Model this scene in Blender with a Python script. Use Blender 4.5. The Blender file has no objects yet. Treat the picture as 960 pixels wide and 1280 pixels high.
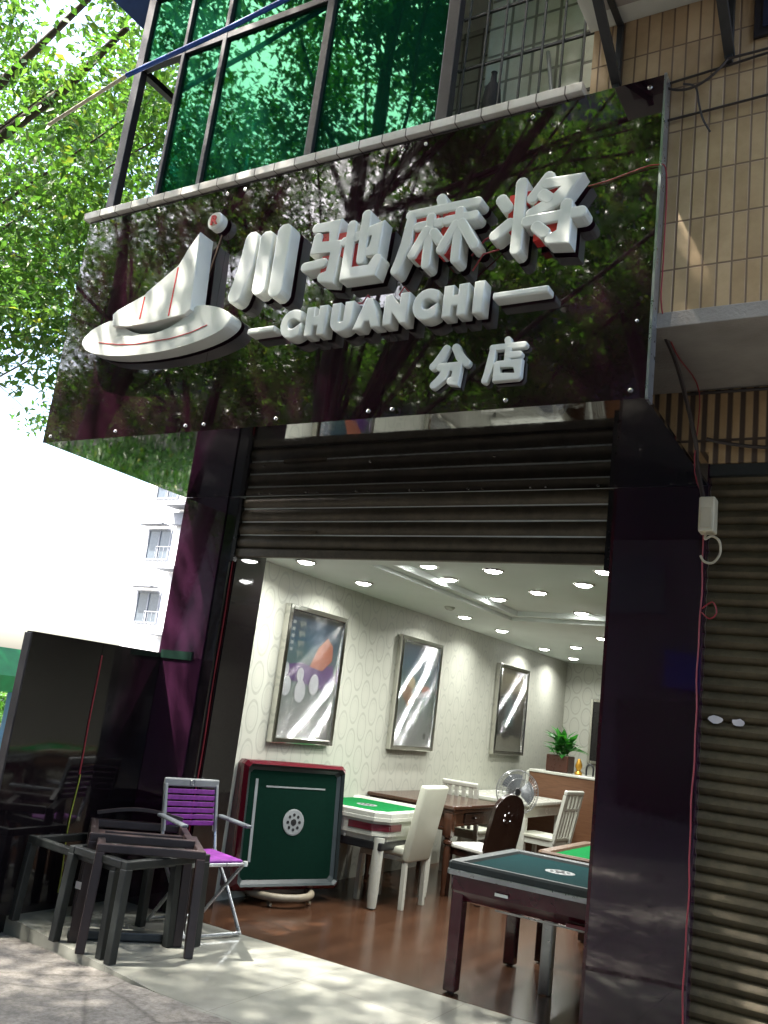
import bpy, bmesh, math, random
import numpy as np
from mathutils import Vector, Matrix
PI = math.pi
R = math.radians
random.seed(7)
sc = bpy.context.scene
COL = sc.collection

# ------------------------------------------------------------------ materials
def nm(name):
    m = bpy.data.materials.new(name); m.use_nodes = True
    nt = m.node_tree; b = nt.nodes['Principled BSDF']
    return m, nt, b
def L(nt, a, b): nt.links.new(a, b)
def MA(nt, op, a, b=None, c=None):
    n = nt.nodes.new('ShaderNodeMath'); n.operation = op
    for i, v in enumerate((a, b, c)):
        if v is None: continue
        if isinstance(v, (int, float)): n.inputs[i].default_value = v
        else: L(nt, v, n.inputs[i])
    return n.outputs[0]
def noise(nt, scale, detail=4, vec=None, rough=.55, dist=0):
    n = nt.nodes.new('ShaderNodeTexNoise'); n.inputs['Scale'].default_value = scale
    n.inputs['Detail'].default_value = detail; n.inputs['Roughness'].default_value = rough
    n.inputs['Distortion'].default_value = dist
    if vec is not None: L(nt, vec, n.inputs['Vector'])
    return n.outputs[0]
def ramp(nt, f, stops):
    n = nt.nodes.new('ShaderNodeValToRGB'); e = n.color_ramp.elements
    while len(e) < len(stops): e.new(.5)
    for i, (p, c) in enumerate(stops):
        e[i].position = p; e[i].color = (*c, 1) if len(c) == 3 else c
    L(nt, f, n.inputs[0]); return n.outputs[0]
def mixc(nt, f, a, b):
    n = nt.nodes.new('ShaderNodeMix'); n.data_type = 'RGBA'
    for s, v in ((0, f), (6, a), (7, b)):
        if isinstance(v, (int, float)): n.inputs[s].default_value = v
        elif isinstance(v, tuple): n.inputs[s].default_value = (*v, 1)
        else: L(nt, v, n.inputs[s])
    return n.outputs[2]
def objc(nt):
    return nt.nodes.new('ShaderNodeTexCoord').outputs['Object']
def geopos(nt):
    return nt.nodes.new('ShaderNodeNewGeometry').outputs['Position']
def sep(nt, v):
    n = nt.nodes.new('ShaderNodeSeparateXYZ'); L(nt, v, n.inputs[0]); return n.outputs
def comb(nt, x, y, z):
    n = nt.nodes.new('ShaderNodeCombineXYZ')
    for i, v in enumerate((x, y, z)):
        if isinstance(v, (int, float)): n.inputs[i].default_value = v
        else: L(nt, v, n.inputs[i])
    return n.outputs[0]
def bump(nt, b, h, strength=.3, dist=.01):
    n = nt.nodes.new('ShaderNodeBump'); n.inputs['Strength'].default_value = strength
    n.inputs['Distance'].default_value = dist
    L(nt, h, n.inputs['Height']); L(nt, n.outputs[0], b.inputs['Normal'])
def basic(name, col, rough=.5, metal=0, var=.15, scale=9, bmp=0, ior=1.5, bscale=None, col2=None, rvar=.1, coat=0):
    m, nt, b = nm(name)
    v = objc(nt); n = noise(nt, scale, 5, v)
    c2 = col2 or tuple(x * (1 - var) for x in col); c1 = tuple(min(1, x * (1 + var)) for x in col)
    L(nt, ramp(nt, n, [(.3, c2), (.7, c1)]), b.inputs['Base Color'])
    n2 = noise(nt, scale * 3.1, 4, v)
    L(nt, MA(nt, 'MULTIPLY_ADD', n2, rvar * 2, max(0, rough - rvar)), b.inputs['Roughness'])
    b.inputs['Metallic'].default_value = metal; b.inputs['IOR'].default_value = ior
    if coat: b.inputs['Coat Weight'].default_value = coat; b.inputs['Coat Roughness'].default_value = .05
    if bmp: bump(nt, b, noise(nt, bscale or scale * 6, 6, v), bmp, .01)
    return m

def gloss_panel(name, c1, c2, rough=.015, ior=1.88, wav=.010):
    m, nt, b = nm(name); v = geopos(nt)
    n = noise(nt, 1.7, 3, v)
    L(nt, ramp(nt, n, [(.3, c1), (.7, c2)]), b.inputs['Base Color'])
    d = noise(nt, 26, 6, v, .7)
    L(nt, ramp(nt, d, [(.45, (rough,) * 3), (.8, (rough + .10,) * 3)]), b.inputs['Roughness'])
    b.inputs['IOR'].default_value = ior
    bump(nt, b, noise(nt, 1.3, 1, v), wav, .25)
    return m
M = {}
M['purple'] = gloss_panel('purple_gloss', (.010, .0025, .0055), (.014, .0038, .008))
M['purple2'] = gloss_panel('purple_gloss_pillar', (.024, .0065, .018), (.034, .009, .026), .03, 1.9, .02)
M['partition'] = gloss_panel('black_gloss_partition', (.004, .003, .004), (.007, .005, .006), .05, 1.8, .03)
M['soffit'] = gloss_panel('black_mirror_soffit', (.004, .003, .004), (.007, .005, .006), .02, 2.0, .006)
M['white_plastic'] = basic('white_acrylic', (.72, .74, .69), .16, var=.05, scale=5, rvar=.06, bmp=.05, coat=.3)
M['red_paint'] = basic('red_acrylic', (.55, .03, .03), .3)
M['red_cord'] = basic('red_cord', (.28, .02, .03), .5)
M['green_cord'] = basic('yellow_green_cord', (.30, .33, .04), .5)
M['beige_wire'] = basic('tan_wire', (.24, .14, .08), .5)
M['black_wire'] = basic('black_cable', (.035, .025, .022), .5)
M['screw'] = basic('steel_screw', (.75, .73, .7), .25, 1)
M['alu_dark'] = basic('dark_bronze_aluminium', (.026, .023, .026), .38, .3, bmp=.1)
M['sill'] = None
M['concrete'] = basic('grey_render', (.30, .27, .24), .85, var=.18, scale=4, bmp=.4, bscale=60)
M['plaster'] = basic('pale_plaster', (.55, .56, .50), .8, var=.1, scale=3, bmp=.2)
M['iron'] = basic('dark_iron', (.016, .018, .016), .7, 0, bmp=.2)
M['strut'] = basic('dark_painted_steel', (.035, .035, .035), .5, .4, bmp=.2)
M['blue'] = basic('blue_plastic', (.015, .07, .35), .35)
M['cream'] = basic('cream_plastic', (.52, .46, .34), .4)
M['awning'] = basic('blue_awning', (.02, .06, .2), .6)
M['bag'] = basic('black_bag', (.004, .004, .005), .8, bmp=.4, bscale=25)
M['chrome'] = basic('polished_steel', (.72, .71, .66), .12, 1, rvar=.05, var=.05)
M['silver'] = basic('grey_metal', (.42, .44, .46), .3, .8)
M['grey_plastic'] = basic('grey_plastic', (.10, .115, .13), .4)
M['grey_light'] = basic('light_grey_plastic', (.20, .215, .22), .4)
M['strap'] = basic('purple_elastic', (.17, .017, .22), .65, var=.25, scale=30, bmp=.3, bscale=160)
M['burgundy'] = basic('burgundy_lacquer', (.045, .005, .011), .16, var=.2, scale=3, coat=.5, rvar=.06)
M['red_lacquer'] = basic('red_lacquer', (.075, .005, .011), .14, var=.2, scale=3, coat=.5, rvar=.05)
M['rim_dark'] = basic('dark_grey_bumper', (.018, .026, .027), .4)
M['felt_teal'] = basic('teal_felt', (.003, .026, .028), .95, var=.12, scale=40, bmp=.25, bscale=500)
M['felt_green'] = basic('green_felt', (.002, .12, .028), .95, var=.1, scale=40, bmp=.25, bscale=500)
M['felt_dark'] = basic('dark_green_felt', (.0008, .013, .008), .95, var=.12, scale=40, bmp=.25, bscale=500)
M['white_lacquer'] = basic('white_lacquer', (.50, .51, .45), .25, var=.05, scale=5)
M['white_leather'] = basic('cream_leatherette', (.48, .49, .40), .42, var=.06, scale=4, bmp=.2, bscale=220)
M['maroon_band'] = basic('maroon_band', (.10, .012, .02), .15, coat=.5)
M['black_plastic'] = basic('black_plastic', (.012, .012, .014), .35)
M['stool_brown'] = basic('dark_brown_wood', (.017, .007, .007), .5, var=.35, scale=6, bmp=.15)
M['stool_black'] = basic('black_wood', (.0045, .0065, .006), .5, var=.35, scale=6, bmp=.15)
M['dolly'] = basic('worn_wood_ring', (.20, .17, .12), .5, var=.3)
M['green_plastic'] = basic('green_plastic', (.012, .24, .07), .4)
M['sky_plastic'] = basic('light_blue_plastic', (.12, .35, .62), .4)
M['teal_glasslike'] = basic('green_glass_strip', (.012, .03, .022), .15)
M['white_wall'] = basic('white_render', (.78, .79, .80), .8, var=.04, scale=1, bmp=.1)
M['bwin'] = basic('far_window_glass', (.08, .10, .12), .2)
M['bgrey'] = basic('far_grey_concrete', (.22, .23, .25), .8)
M['bark'] = basic('bark', (.055, .042, .03), .9, var=.4, scale=7, bmp=.8, bscale=25)
M['pot'] = basic('brown_glazed_pot', (.06, .02, .012), .3)
M['lacquer_black'] = basic('black_lacquer_frame', (.01, .009, .009), .25)
M['dark_wood'] = basic('dark_red_wood', (.016, .006, .004), .24, var=.3, scale=5, coat=.3)
M['shade_cloth'] = basic('white_cloth', (.55, .55, .5), .8, bmp=.2)
M['tag'] = basic('paper_tag', (.65, .6, .6), .7)
M['copper'] = basic('worn_beige_box', (.62, .56, .42), .45)
M['fan_blade'] = basic('grey_fan_blade', (.11, .12, .13), .3)

for k in ('felt_teal', 'felt_green', 'felt_dark'): M[k].node_tree.nodes['Principled BSDF'].inputs['Specular IOR Level'].default_value = .08
def wood(name, c1, c2, rough=.25, sc_=(1, 1, 12), s=6):
    m, nt, b = nm(name)
    v = objc(nt); mp = nt.nodes.new('ShaderNodeMapping'); mp.inputs['Scale'].default_value = sc_; L(nt, v, mp.inputs[0])
    n = noise(nt, s, 8, mp.outputs[0], .6, .6)
    L(nt, ramp(nt, n, [(.3, c1), (.7, c2)]), b.inputs['Base Color']); b.inputs['Roughness'].default_value = rough
    bump(nt, b, n, .1, .003); return m
M['wood_brown'] = wood('brown_wood', (.035, .014, .008), (.062, .026, .014), .2, (12, 1, 1))
M['wood_desk'] = wood('desk_wood', (.11, .048, .022), (.17, .08, .04), .35, (1, 1, 9))
M['wood_rim'] = wood('table_rim_wood', (.09, .05, .03), (.15, .09, .055), .3, (1, 12, 1))

# slats with rust, dust and scratches
def shutter_mat(name, c1, c2, c3):
    m, nt, b = nm(name); v = geopos(nt)
    mp = nt.nodes.new('ShaderNodeMapping'); mp.inputs['Scale'].default_value = (1, 1, 6); L(nt, v, mp.inputs[0])
    n = noise(nt, 2.4, 8, mp.outputs[0], .7); n2 = noise(nt, 14, 8, mp.outputs[0], .75)
    c = mixc(nt, n, c1, c2)
    n3 = ramp(nt, n2, [(.63, (0, 0, 0)), (.71, (1, 1, 1))])
    c = mixc(nt, n3, c, c3)
    n4 = ramp(nt, noise(nt, 5, 10, v, .8), [(.38, (.45, .45, .45)), (.6, (1, 1, 1))])
    mm = nt.nodes.new('ShaderNodeMix'); mm.data_type = 'RGBA'; mm.blend_type = 'MULTIPLY'; mm.inputs[0].default_value = .8
    L(nt, c, mm.inputs[6]); L(nt, n4, mm.inputs[7])
    L(nt, mm.outputs[2], b.inputs['Base Color'])
    b.inputs['Roughness'].default_value = .5; b.inputs['Metallic'].default_value = .25
    bump(nt, b, n2, .25, .004); return m
M['shutter'] = shutter_mat('grimy_shutter_steel', (.075, .062, .042), (.12, .10, .066), (.19, .16, .12))
M['shutter2'] = shutter_mat('brown_shutter_steel', (.085, .064, .034), (.125, .096, .052), (.19, .155, .10))

# small vertical facade tiles: 0.06 wide, 0.2 high
def tile_mat(name, tw, th, cols, joint, jw, jh, axis='x', ox=0, oz=0):
    m, nt, b = nm(name); s = sep(nt, geopos(nt))
    ax = s[0] if axis == 'x' else s[1]
    u = MA(nt, 'DIVIDE', MA(nt, 'ADD', ax, 100 + ox), tw); w = MA(nt, 'DIVIDE', MA(nt, 'ADD', s[2], 100 + oz), th)
    fu = MA(nt, 'FRACT', u); fw = MA(nt, 'FRACT', w)
    def joint_(f, k):
        d = MA(nt, 'SUBTRACT', .5, MA(nt, 'ABSOLUTE', MA(nt, 'SUBTRACT', f, .5)))
        n = nt.nodes.new('ShaderNodeMapRange'); L(nt, d, n.inputs[0]); n.inputs[1].default_value = k * .5; n.inputs[2].default_value = k * .9
        return n.outputs[0]
    ju = joint_(fu, jw / tw); jw_ = joint_(fw, jh / th)
    t = MA(nt, 'MULTIPLY', ju, jw_)
    cell = comb(nt, MA(nt, 'FLOOR', u), MA(nt, 'FLOOR', w), 0)
    wn = nt.nodes.new('ShaderNodeTexWhiteNoise'); L(nt, cell, wn.inputs[0])
    tc = ramp(nt, wn.outputs[0], [(0, cols[0]), (.5, cols[1]), (1, cols[2])])
    st = noise(nt, 3.5, 8, geopos(nt), .7)
    dk = ramp(nt, st, [(.3, (.72, .68, .62)), (.6, (1, 1, 1))])
    mm = nt.nodes.new('ShaderNodeMix'); mm.data_type = 'RGBA'; mm.blend_type = 'MULTIPLY'; mm.inputs[0].default_value = 1
    L(nt, tc, mm.inputs[6]); L(nt, dk, mm.inputs[7])
    L(nt, mixc(nt, t, joint, mm.outputs[2]), b.inputs['Base Color'])
    L(nt, MA(nt, 'MULTIPLY_ADD', t, -.45, .85), b.inputs['Roughness'])
    bump(nt, b, MA(nt, 'ADD', t, MA(nt, 'MULTIPLY', noise(nt, 9, 2, geopos(nt)), .25)), .6, .004)
    return m
M['tile'] = tile_mat('tan_facade_tile', .0605, .236, ((.44, .30, .165), (.51, .355, .20), (.57, .41, .24)), (.20, .13, .08), .006, .006, oz=.04)
M['tile_low'] = tile_mat('ochre_facade_tile', .0605, .62, ((.40, .27, .13), (.46, .31, .16), (.52, .36, .19)), (.07, .045, .03), .019, .01, oz=-.1)
M['tile_white'] = tile_mat('balcony_square_tile', .155, .2, ((.56, .60, .52), (.60, .64, .56), (.64, .68, .6)), (.20, .20, .17), .013, .013)
M['sill'] = tile_mat('white_sill_tile', .15, 3, ((.62, .60, .56), (.68, .66, .62), (.72, .70, .66)), (.16, .14, .12), .005, .005)
M['terrace'] = tile_mat('polished_floor_tile', .8, .8, ((.34, .34, .31), (.38, .38, .35), (.41, .41, .38)), (.10, .09, .08), .005, .005)
# floor tile needs x / y
def floor_tile():
    m, nt, b = nm('polished_terrace_tile'); s = sep(nt, geopos(nt))
    a = MA(nt, 'ADD', MA(nt, 'MULTIPLY', s[0], 1), 50.15); c = MA(nt, 'ADD', s[1], 49.87)
    fs = []
    for f in (a, c):
        f = MA(nt, 'FRACT', MA(nt, 'DIVIDE', f, .8))
        d = MA(nt, 'SUBTRACT', .5, MA(nt, 'ABSOLUTE', MA(nt, 'SUBTRACT', f, .5)))
        fs.append(MA(nt, 'GREATER_THAN', d, .0018))
    t = MA(nt, 'MULTIPLY', fs[0], fs[1])
    n = noise(nt, 5, 8, geopos(nt), .65)
    c = ramp(nt, n, [(.3, (.23, .235, .21)), (.7, (.28, .285, .255))])
    dirt = ramp(nt, noise(nt, 1.1, 4, geopos(nt), .5), [(.2, (.7, .68, .62)), (.85, (1, 1, 1))])
    mm = nt.nodes.new('ShaderNodeMix'); mm.data_type = 'RGBA'; mm.blend_type = 'MULTIPLY'; mm.inputs[0].default_value = .7
    L(nt, c, mm.inputs[6]); L(nt, dirt, mm.inputs[7])
    L(nt, mixc(nt, t, (.14, .13, .11), mm.outputs[2]), b.inputs['Base Color'])
    L(nt, ramp(nt, n, [(.3, (.08,) * 3), (.75, (.22,) * 3)]), b.inputs['Roughness'])
    bump(nt, b, t, .3, .003); return m
M['terrace'] = floor_tile()
def pavement():
    m, nt, b = nm('rough_concrete_paving'); v = geopos(nt)
    a = noise(nt, 1.7, 10, v, .75); g = noise(nt, 34, 8, v, .75); c = noise(nt, 6.5, 6, v, .7)
    col = ramp(nt, a, [(.3, (.13, .12, .105)), (.5, (.20, .185, .165)), (.7, (.27, .25, .225))])
    sp = ramp(nt, g, [(.35, (.5, .48, .45)), (.6, (1, 1, 1))])
    mm = nt.nodes.new('ShaderNodeMix'); mm.data_type = 'RGBA'; mm.blend_type = 'MULTIPLY'; mm.inputs[0].default_value = .9
    L(nt, col, mm.inputs[6]); L(nt, sp, mm.inputs[7])
    vo = nt.nodes.new('ShaderNodeTexVoronoi'); vo.feature = 'DISTANCE_TO_EDGE'; vo.inputs['Scale'].default_value = 1.4; L(nt, v, vo.inputs[0])
    cr = ramp(nt, vo.outputs[0], [(.0, (.35, .33, .3)), (.02, (1, 1, 1))])
    m2 = nt.nodes.new('ShaderNodeMix'); m2.data_type = 'RGBA'; m2.blend_type = 'MULTIPLY'; m2.inputs[0].default_value = .6
    L(nt, mm.outputs[2], m2.inputs[6]); L(nt, cr, m2.inputs[7])
    L(nt, m2.outputs[2], b.inputs['Base Color']); b.inputs['Roughness'].default_value = .92
    bump(nt, b, MA(nt, 'ADD', MA(nt, 'MULTIPLY', g, .5), c), .9, .02); return m
M['pavement'] = pavement()
M['asphalt'] = basic('asphalt', (.085, .083, .08), .9, bmp=.5, bscale=120, scale=2)
def wood_floor():
    m, nt, b = nm('brown_plank_floor'); s = sep(nt, geopos(nt))
    br = nt.nodes.new('ShaderNodeTexBrick'); L(nt, comb(nt, MA(nt, 'MULTIPLY', s[1], 1), s[0], 0), br.inputs[0])
    br.inputs['Scale'].default_value = 1; br.inputs['Brick Width'].default_value = 1.2; br.inputs['Row Height'].default_value = .12
    br.inputs['Mortar Size'].default_value = .0015; br.offset = .37
    br.inputs['Color1'].default_value = (.048, .022, .012, 1); br.inputs['Color2'].default_value = (.070, .033, .018, 1); br.inputs['Mortar'].default_value = (.02, .01, .006, 1)
    g = noise(nt, 7, 8, comb(nt, MA(nt, 'MULTIPLY', s[0], 9), s[1], 0), .6, .5)
    mm = nt.nodes.new('ShaderNodeMix'); mm.data_type = 'RGBA'; mm.blend_type = 'MULTIPLY'; mm.inputs[0].default_value = .7
    L(nt, br.outputs[0], mm.inputs[6]); L(nt, ramp(nt, g, [(.3, (.75, .72, .7)), (.7, (1, 1, 1))]), mm.inputs[7])
    L(nt, mm.outputs[2], b.inputs['Base Color'])
    L(nt, MA(nt, 'MULTIPLY_ADD', noise(nt, 3, 2, geopos(nt)), .06, .17), b.inputs['Roughness'])
    bump(nt, b, br.outputs[1], -.2, .002); return m
M['wood_floor'] = wood_floor()
def wallpaper(axis):
    m, nt, b = nm('oval_wallpaper_' + axis); s = sep(nt, geopos(nt)); a = s[1] if axis == 'y' else s[0]
    u = MA(nt, 'DIVIDE', MA(nt, 'ADD', a, 40), .165); col = MA(nt, 'FLOOR', u)
    v = MA(nt, 'ADD', MA(nt, 'DIVIDE', s[2], .30), MA(nt, 'MULTIPLY', MA(nt, 'MODULO', col, 2), .5))
    fu = MA(nt, 'SUBTRACT', MA(nt, 'FRACT', u), .5); fv = MA(nt, 'SUBTRACT', MA(nt, 'FRACT', v), .5)
    e = MA(nt, 'SQRT', MA(nt, 'ADD', MA(nt, 'POWER', MA(nt, 'DIVIDE', fu, .46), 2), MA(nt, 'POWER', MA(nt, 'DIVIDE', fv, .44), 2)))
    r1 = MA(nt, 'COMPARE', e, .93, .09); r2 = MA(nt, 'COMPARE', e, .62, .05)
    r = MA(nt, 'MAXIMUM', r1, MA(nt, 'MULTIPLY', r2, .35))
    n = noise(nt, 30, 5, geopos(nt)); r = MA(nt, 'MULTIPLY', r, MA(nt, 'MULTIPLY_ADD', n, .9, .35))
    L(nt, mixc(nt, r, (.40, .405, .345), (.30, .31, .265)), b.inputs['Base Color'])
    L(nt, MA(nt, 'MULTIPLY_ADD', r, -.25, .6), b.inputs['Roughness']); bump(nt, b, r, .2, .002); return m
M['paper_y'] = wallpaper('y'); M['paper_x'] = wallpaper('x')
M['ceiling'] = basic('white_ceiling_paint', (.66, .71, .68), .75, var=.03, scale=2)
def emis(name, col, st):
    m = bpy.data.materials.new(name); m.use_nodes = True; nt = m.node_tree; nt.nodes.clear()
    e = nt.nodes.new('ShaderNodeEmission'); e.inputs[0].default_value = (*col, 1); e.inputs[1].default_value = st
    o = nt.nodes.new('ShaderNodeOutputMaterial'); L(nt, e.outputs[0], o.inputs[0]); return m
M['lamp'] = emis('downlight_lens', (1, 1, .96), 9)
def green_glass():
    m = bpy.data.materials.new('green_mirror_glass'); m.use_nodes = True; nt = m.node_tree; nt.nodes.clear()
    t = nt.nodes.new('ShaderNodeBsdfTransparent'); t.inputs[0].default_value = (.05, .26, .16, 1)
    g = nt.nodes.new('ShaderNodeBsdfGlossy'); g.inputs[0].default_value = (.15, .52, .30, 1); g.inputs[1].default_value = .02
    bp = nt.nodes.new('ShaderNodeBump'); bp.inputs['Strength'].default_value = .02; bp.inputs['Distance'].default_value = .2
    L(nt, noise(nt, 1.1, 1, geopos(nt)), bp.inputs['Height']); L(nt, bp.outputs[0], g.inputs['Normal'])
    x = nt.nodes.new('ShaderNodeMixShader'); x.inputs[0].default_value = .20
    L(nt, t.outputs[0], x.inputs[1]); L(nt, g.outputs[0], x.inputs[2])
    df = nt.nodes.new('ShaderNodeBsdfDiffuse'); df.inputs[0].default_value = (.012, .11, .065, 1)
    y = nt.nodes.new('ShaderNodeMixShader'); y.inputs[0].default_value = .2; L(nt, x.outputs[0], y.inputs[1]); L(nt, df.outputs[0], y.inputs[2]); x = y
    o = nt.nodes.new('ShaderNodeOutputMaterial'); L(nt, x.outputs[0], o.inputs[0]); return m
M['green_glass'] = green_glass()
def streak_glass(bias, ks):
    # clear laminate with fine sideways ripples: lamps reflect in it as long narrow streaks
    m = bpy.data.materials.new('rippled_poster_laminate'); m.use_nodes = True; nt = m.node_tree; nt.nodes.clear()
    t = nt.nodes.new('ShaderNodeBsdfTransparent'); t.inputs[0].default_value = (.97, .98, 1, 1)
    ge = nt.nodes.new('ShaderNodeNewGeometry')
    wn = nt.nodes.new('ShaderNodeTexWhiteNoise'); sc_ = nt.nodes.new('ShaderNodeVectorMath'); sc_.operation = 'SCALE'; sc_.inputs['Scale'].default_value = 4000
    L(nt, ge.outputs['Position'], sc_.inputs[0]); L(nt, sc_.outputs[0], wn.inputs[0])
    r = MA(nt, 'MULTIPLY', MA(nt, 'POWER', wn.outputs[0], 1.3), 1.0)
    s = sep(nt, ge.outputs['Position']); wob = MA(nt, 'MULTIPLY', MA(nt, 'SUBTRACT', noise(nt, 1.4, 1, ge.outputs['Position']), .5), .05)
    lobes = []
    for k in ks:
        ad = nt.nodes.new('ShaderNodeVectorMath'); ad.operation = 'ADD'
        L(nt, ge.outputs['Normal'], ad.inputs[0]); L(nt, comb(nt, 0, MA(nt, 'ADD', MA(nt, 'ADD', wob, bias), MA(nt, 'MULTIPLY', r, k)), r), ad.inputs[1])
        no = nt.nodes.new('ShaderNodeVectorMath'); no.operation = 'NORMALIZE'; L(nt, ad.outputs[0], no.inputs[0])
        q = nt.nodes.new('ShaderNodeBsdfAnisotropic'); q.inputs['Roughness'].default_value = .06; L(nt, no.outputs[0], q.inputs['Normal']); lobes.append(q)
    g = nt.nodes.new('ShaderNodeMixShader'); g.inputs[0].default_value = .5
    L(nt, lobes[0].outputs[0], g.inputs[1]); L(nt, lobes[1].outputs[0], g.inputs[2])
    g2 = nt.nodes.new('ShaderNodeBsdfAnisotropic'); g2.inputs['Roughness'].default_value = .03
    x1 = nt.nodes.new('ShaderNodeMixShader'); x1.inputs[0].default_value = .25
    L(nt, g.outputs[0], x1.inputs[1]); L(nt, g2.outputs[0], x1.inputs[2])
    x = nt.nodes.new('ShaderNodeMixShader'); x.inputs[0].default_value = .31
    L(nt, t.outputs[0], x.inputs[1]); L(nt, x1.outputs[0], x.inputs[2])
    o = nt.nodes.new('ShaderNodeOutputMaterial'); L(nt, x.outputs[0], o.inputs[0]); return m
M['streak'] = streak_glass(0, (-.06, -.21)); M['streak_near'] = streak_glass(.07, (-.05, -.13))
def mesh_wire():
    m = bpy.data.materials.new('fan_wire_mesh'); m.use_nodes = True
    b = m.node_tree.nodes['Principled BSDF']; b.inputs['Base Color'].default_value = (.25, .26, .26, 1); b.inputs['Metallic'].default_value = .6; b.inputs['Roughness'].default_value = .3
    return m
M['wire'] = mesh_wire()
def leaf(name, c1, c2, c3, trans=.45):
    m = bpy.data.materials.new(name); m.use_nodes = True; nt = m.node_tree; nt.nodes.clear()
    g = nt.nodes.new('ShaderNodeNewGeometry')
    c = ramp(nt, g.outputs['Random Per Island'], [(0, c1), (.5, c2), (.93, c3), (1, (.16, .17, .03))])
    d = nt.nodes.new('ShaderNodeBsdfPrincipled'); d.inputs['Roughness'].default_value = .38; L(nt, c, d.inputs['Base Color'])
    t = nt.nodes.new('ShaderNodeBsdfTranslucent')
    mm = nt.nodes.new('ShaderNodeMix'); mm.data_type = 'RGBA'; mm.blend_type = 'MULTIPLY'; mm.inputs[0].default_value = 1
    L(nt, c, mm.inputs[6]); mm.inputs[7].default_value = (1.9, 2.2, 1.0, 1); L(nt, mm.outputs[2], t.inputs[0])
    x = nt.nodes.new('ShaderNodeMixShader'); x.inputs[0].default_value = trans
    L(nt, d.outputs[0], x.inputs[1]); L(nt, t.outputs[0], x.inputs[2])
    o = nt.nodes.new('ShaderNodeOutputMaterial'); L(nt, x.outputs[0], o.inputs[0]); return m
M['leaf'] = leaf('street_tree_leaf', (.035, .085, .016), (.055, .12, .024), (.08, .14, .035), .42)
M['leaf_dark'] = leaf('hedge_leaf', (.02, .07, .014), (.04, .11, .02), (.06, .15, .025), .35)
M['leaf_pot'] = leaf('potted_leaf', (.012, .09, .012), (.02, .13, .02), (.03, .16, .02), .25)
M['leaf_pot'].node_tree.nodes['Color Ramp'].color_ramp.elements[3].color = (.03, .16, .02, 1)

# ------------------------------------------------------------------ objects
def thing(name, label, cat, loc=(0, 0, 0), rotz=0, group=None, rot=None):
    o = bpy.data.objects.new(name, None); COL.objects.link(o); o.empty_display_size = .1
    o.location = loc; o.rotation_euler = rot if rot else (0, 0, rotz)
    o['label'] = label; o['category'] = cat
    if group: o['group'] = group
    return o
def tag(o, label, cat, group=None):
    o['label'] = label; o['category'] = cat
    if group: o['group'] = group
    return o
def obj(name, bm, mat, parent=None, world=False, smooth=False, kind=None):
    me = bpy.data.meshes.new(name)
    if world and parent is not None:
        p = parent; off = Vector(p.location)
        while p.parent: p = p.parent; off += Vector(p.location)
        bmesh.ops.translate(bm, verts=bm.verts, vec=-off)
    bmesh.ops.recalc_face_normals(bm, faces=bm.faces)
    bm.to_mesh(me); bm.free()
    for m in (mat if isinstance(mat, list) else [mat]): me.materials.append(m)
    if smooth:
        me.polygons.foreach_set('use_smooth', [True] * len(me.polygons))
        try: me.set_sharp_from_angle(angle=R(38))
        except Exception: pass
    o = bpy.data.objects.new(name, me); COL.objects.link(o)
    if parent is not None: o.parent = parent
    if kind: o['kind'] = kind
    return o
def struct(name, bm, mat, parent=None): return obj(name, bm, mat, parent, kind='structure')
def dup(o, loc=None, rotz=None, label=None, parent=None):
    c = o.copy(); COL.objects.link(c)
    if parent is not None: c.parent = parent
    if loc is not None: c.location = loc
    if rotz is not None: c.rotation_euler = (0, 0, rotz)
    if label: c['label'] = label
    for ch in list(o.children): dup(ch, parent=c)
    return c
def B(): return bmesh.new()
def box(bm, x0, x1, y0, y1, z0, z1, bev=0, mi=0, mtx=None, seg=2):
    ps = [(x, y, z) for x in (x0, x1) for y in (y0, y1) for z in (z0, z1)]
    vs = [bm.verts.new(mtx @ Vector(p) if mtx else p) for p in ps]
    fs = [bm.faces.new([vs[i] for i in f]) for f in ((0, 1, 3, 2), (4, 6, 7, 5), (0, 4, 5, 1), (2, 3, 7, 6), (0, 2, 6, 4), (1, 5, 7, 3))]
    for f in fs: f.material_index = mi
    if bev:
        es = list({e for f in fs for e in f.edges})
        r = bmesh.ops.bevel(bm, geom=es, offset=bev, segments=seg, profile=.5, affect='EDGES')
        for f in r['faces']: f.material_index = mi
    return bm
def BX(*a, **k): return box(B(), *a, **k)
def bar(bm, a, b, w, h=None, bev=.004, up=(0, 0, 1), mi=0):
    a, b = Vector(a), Vector(b); h = h or w; d = b - a; l = d.length; z = d / l; u = Vector(up)
    if abs(z.dot(u)) > .98: u = Vector((0, 1, 0))
    x = u.cross(z).normalized(); y = z.cross(x)
    m = Matrix((x, y, z)).transposed().to_4x4(); m.translation = a
    return box(bm, -w / 2, w / 2, -h / 2, h / 2, 0, l, bev, mi, m)
def crs(pts, k=5):
    P = [Vector(p) for p in pts]; out = []
    for i in range(len(P) - 1):
        a, b, c, d = P[max(i - 1, 0)], P[i], P[i + 1], P[min(i + 2, len(P) - 1)]
        for j in range(k):
            t = j / k; out.append(.5 * ((2 * b) + (c - a) * t + (2 * a - 5 * b + 4 * c - d) * t * t + (3 * b - a - 3 * c + d) * t ** 3))
    return out + [P[-1]]
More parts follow.
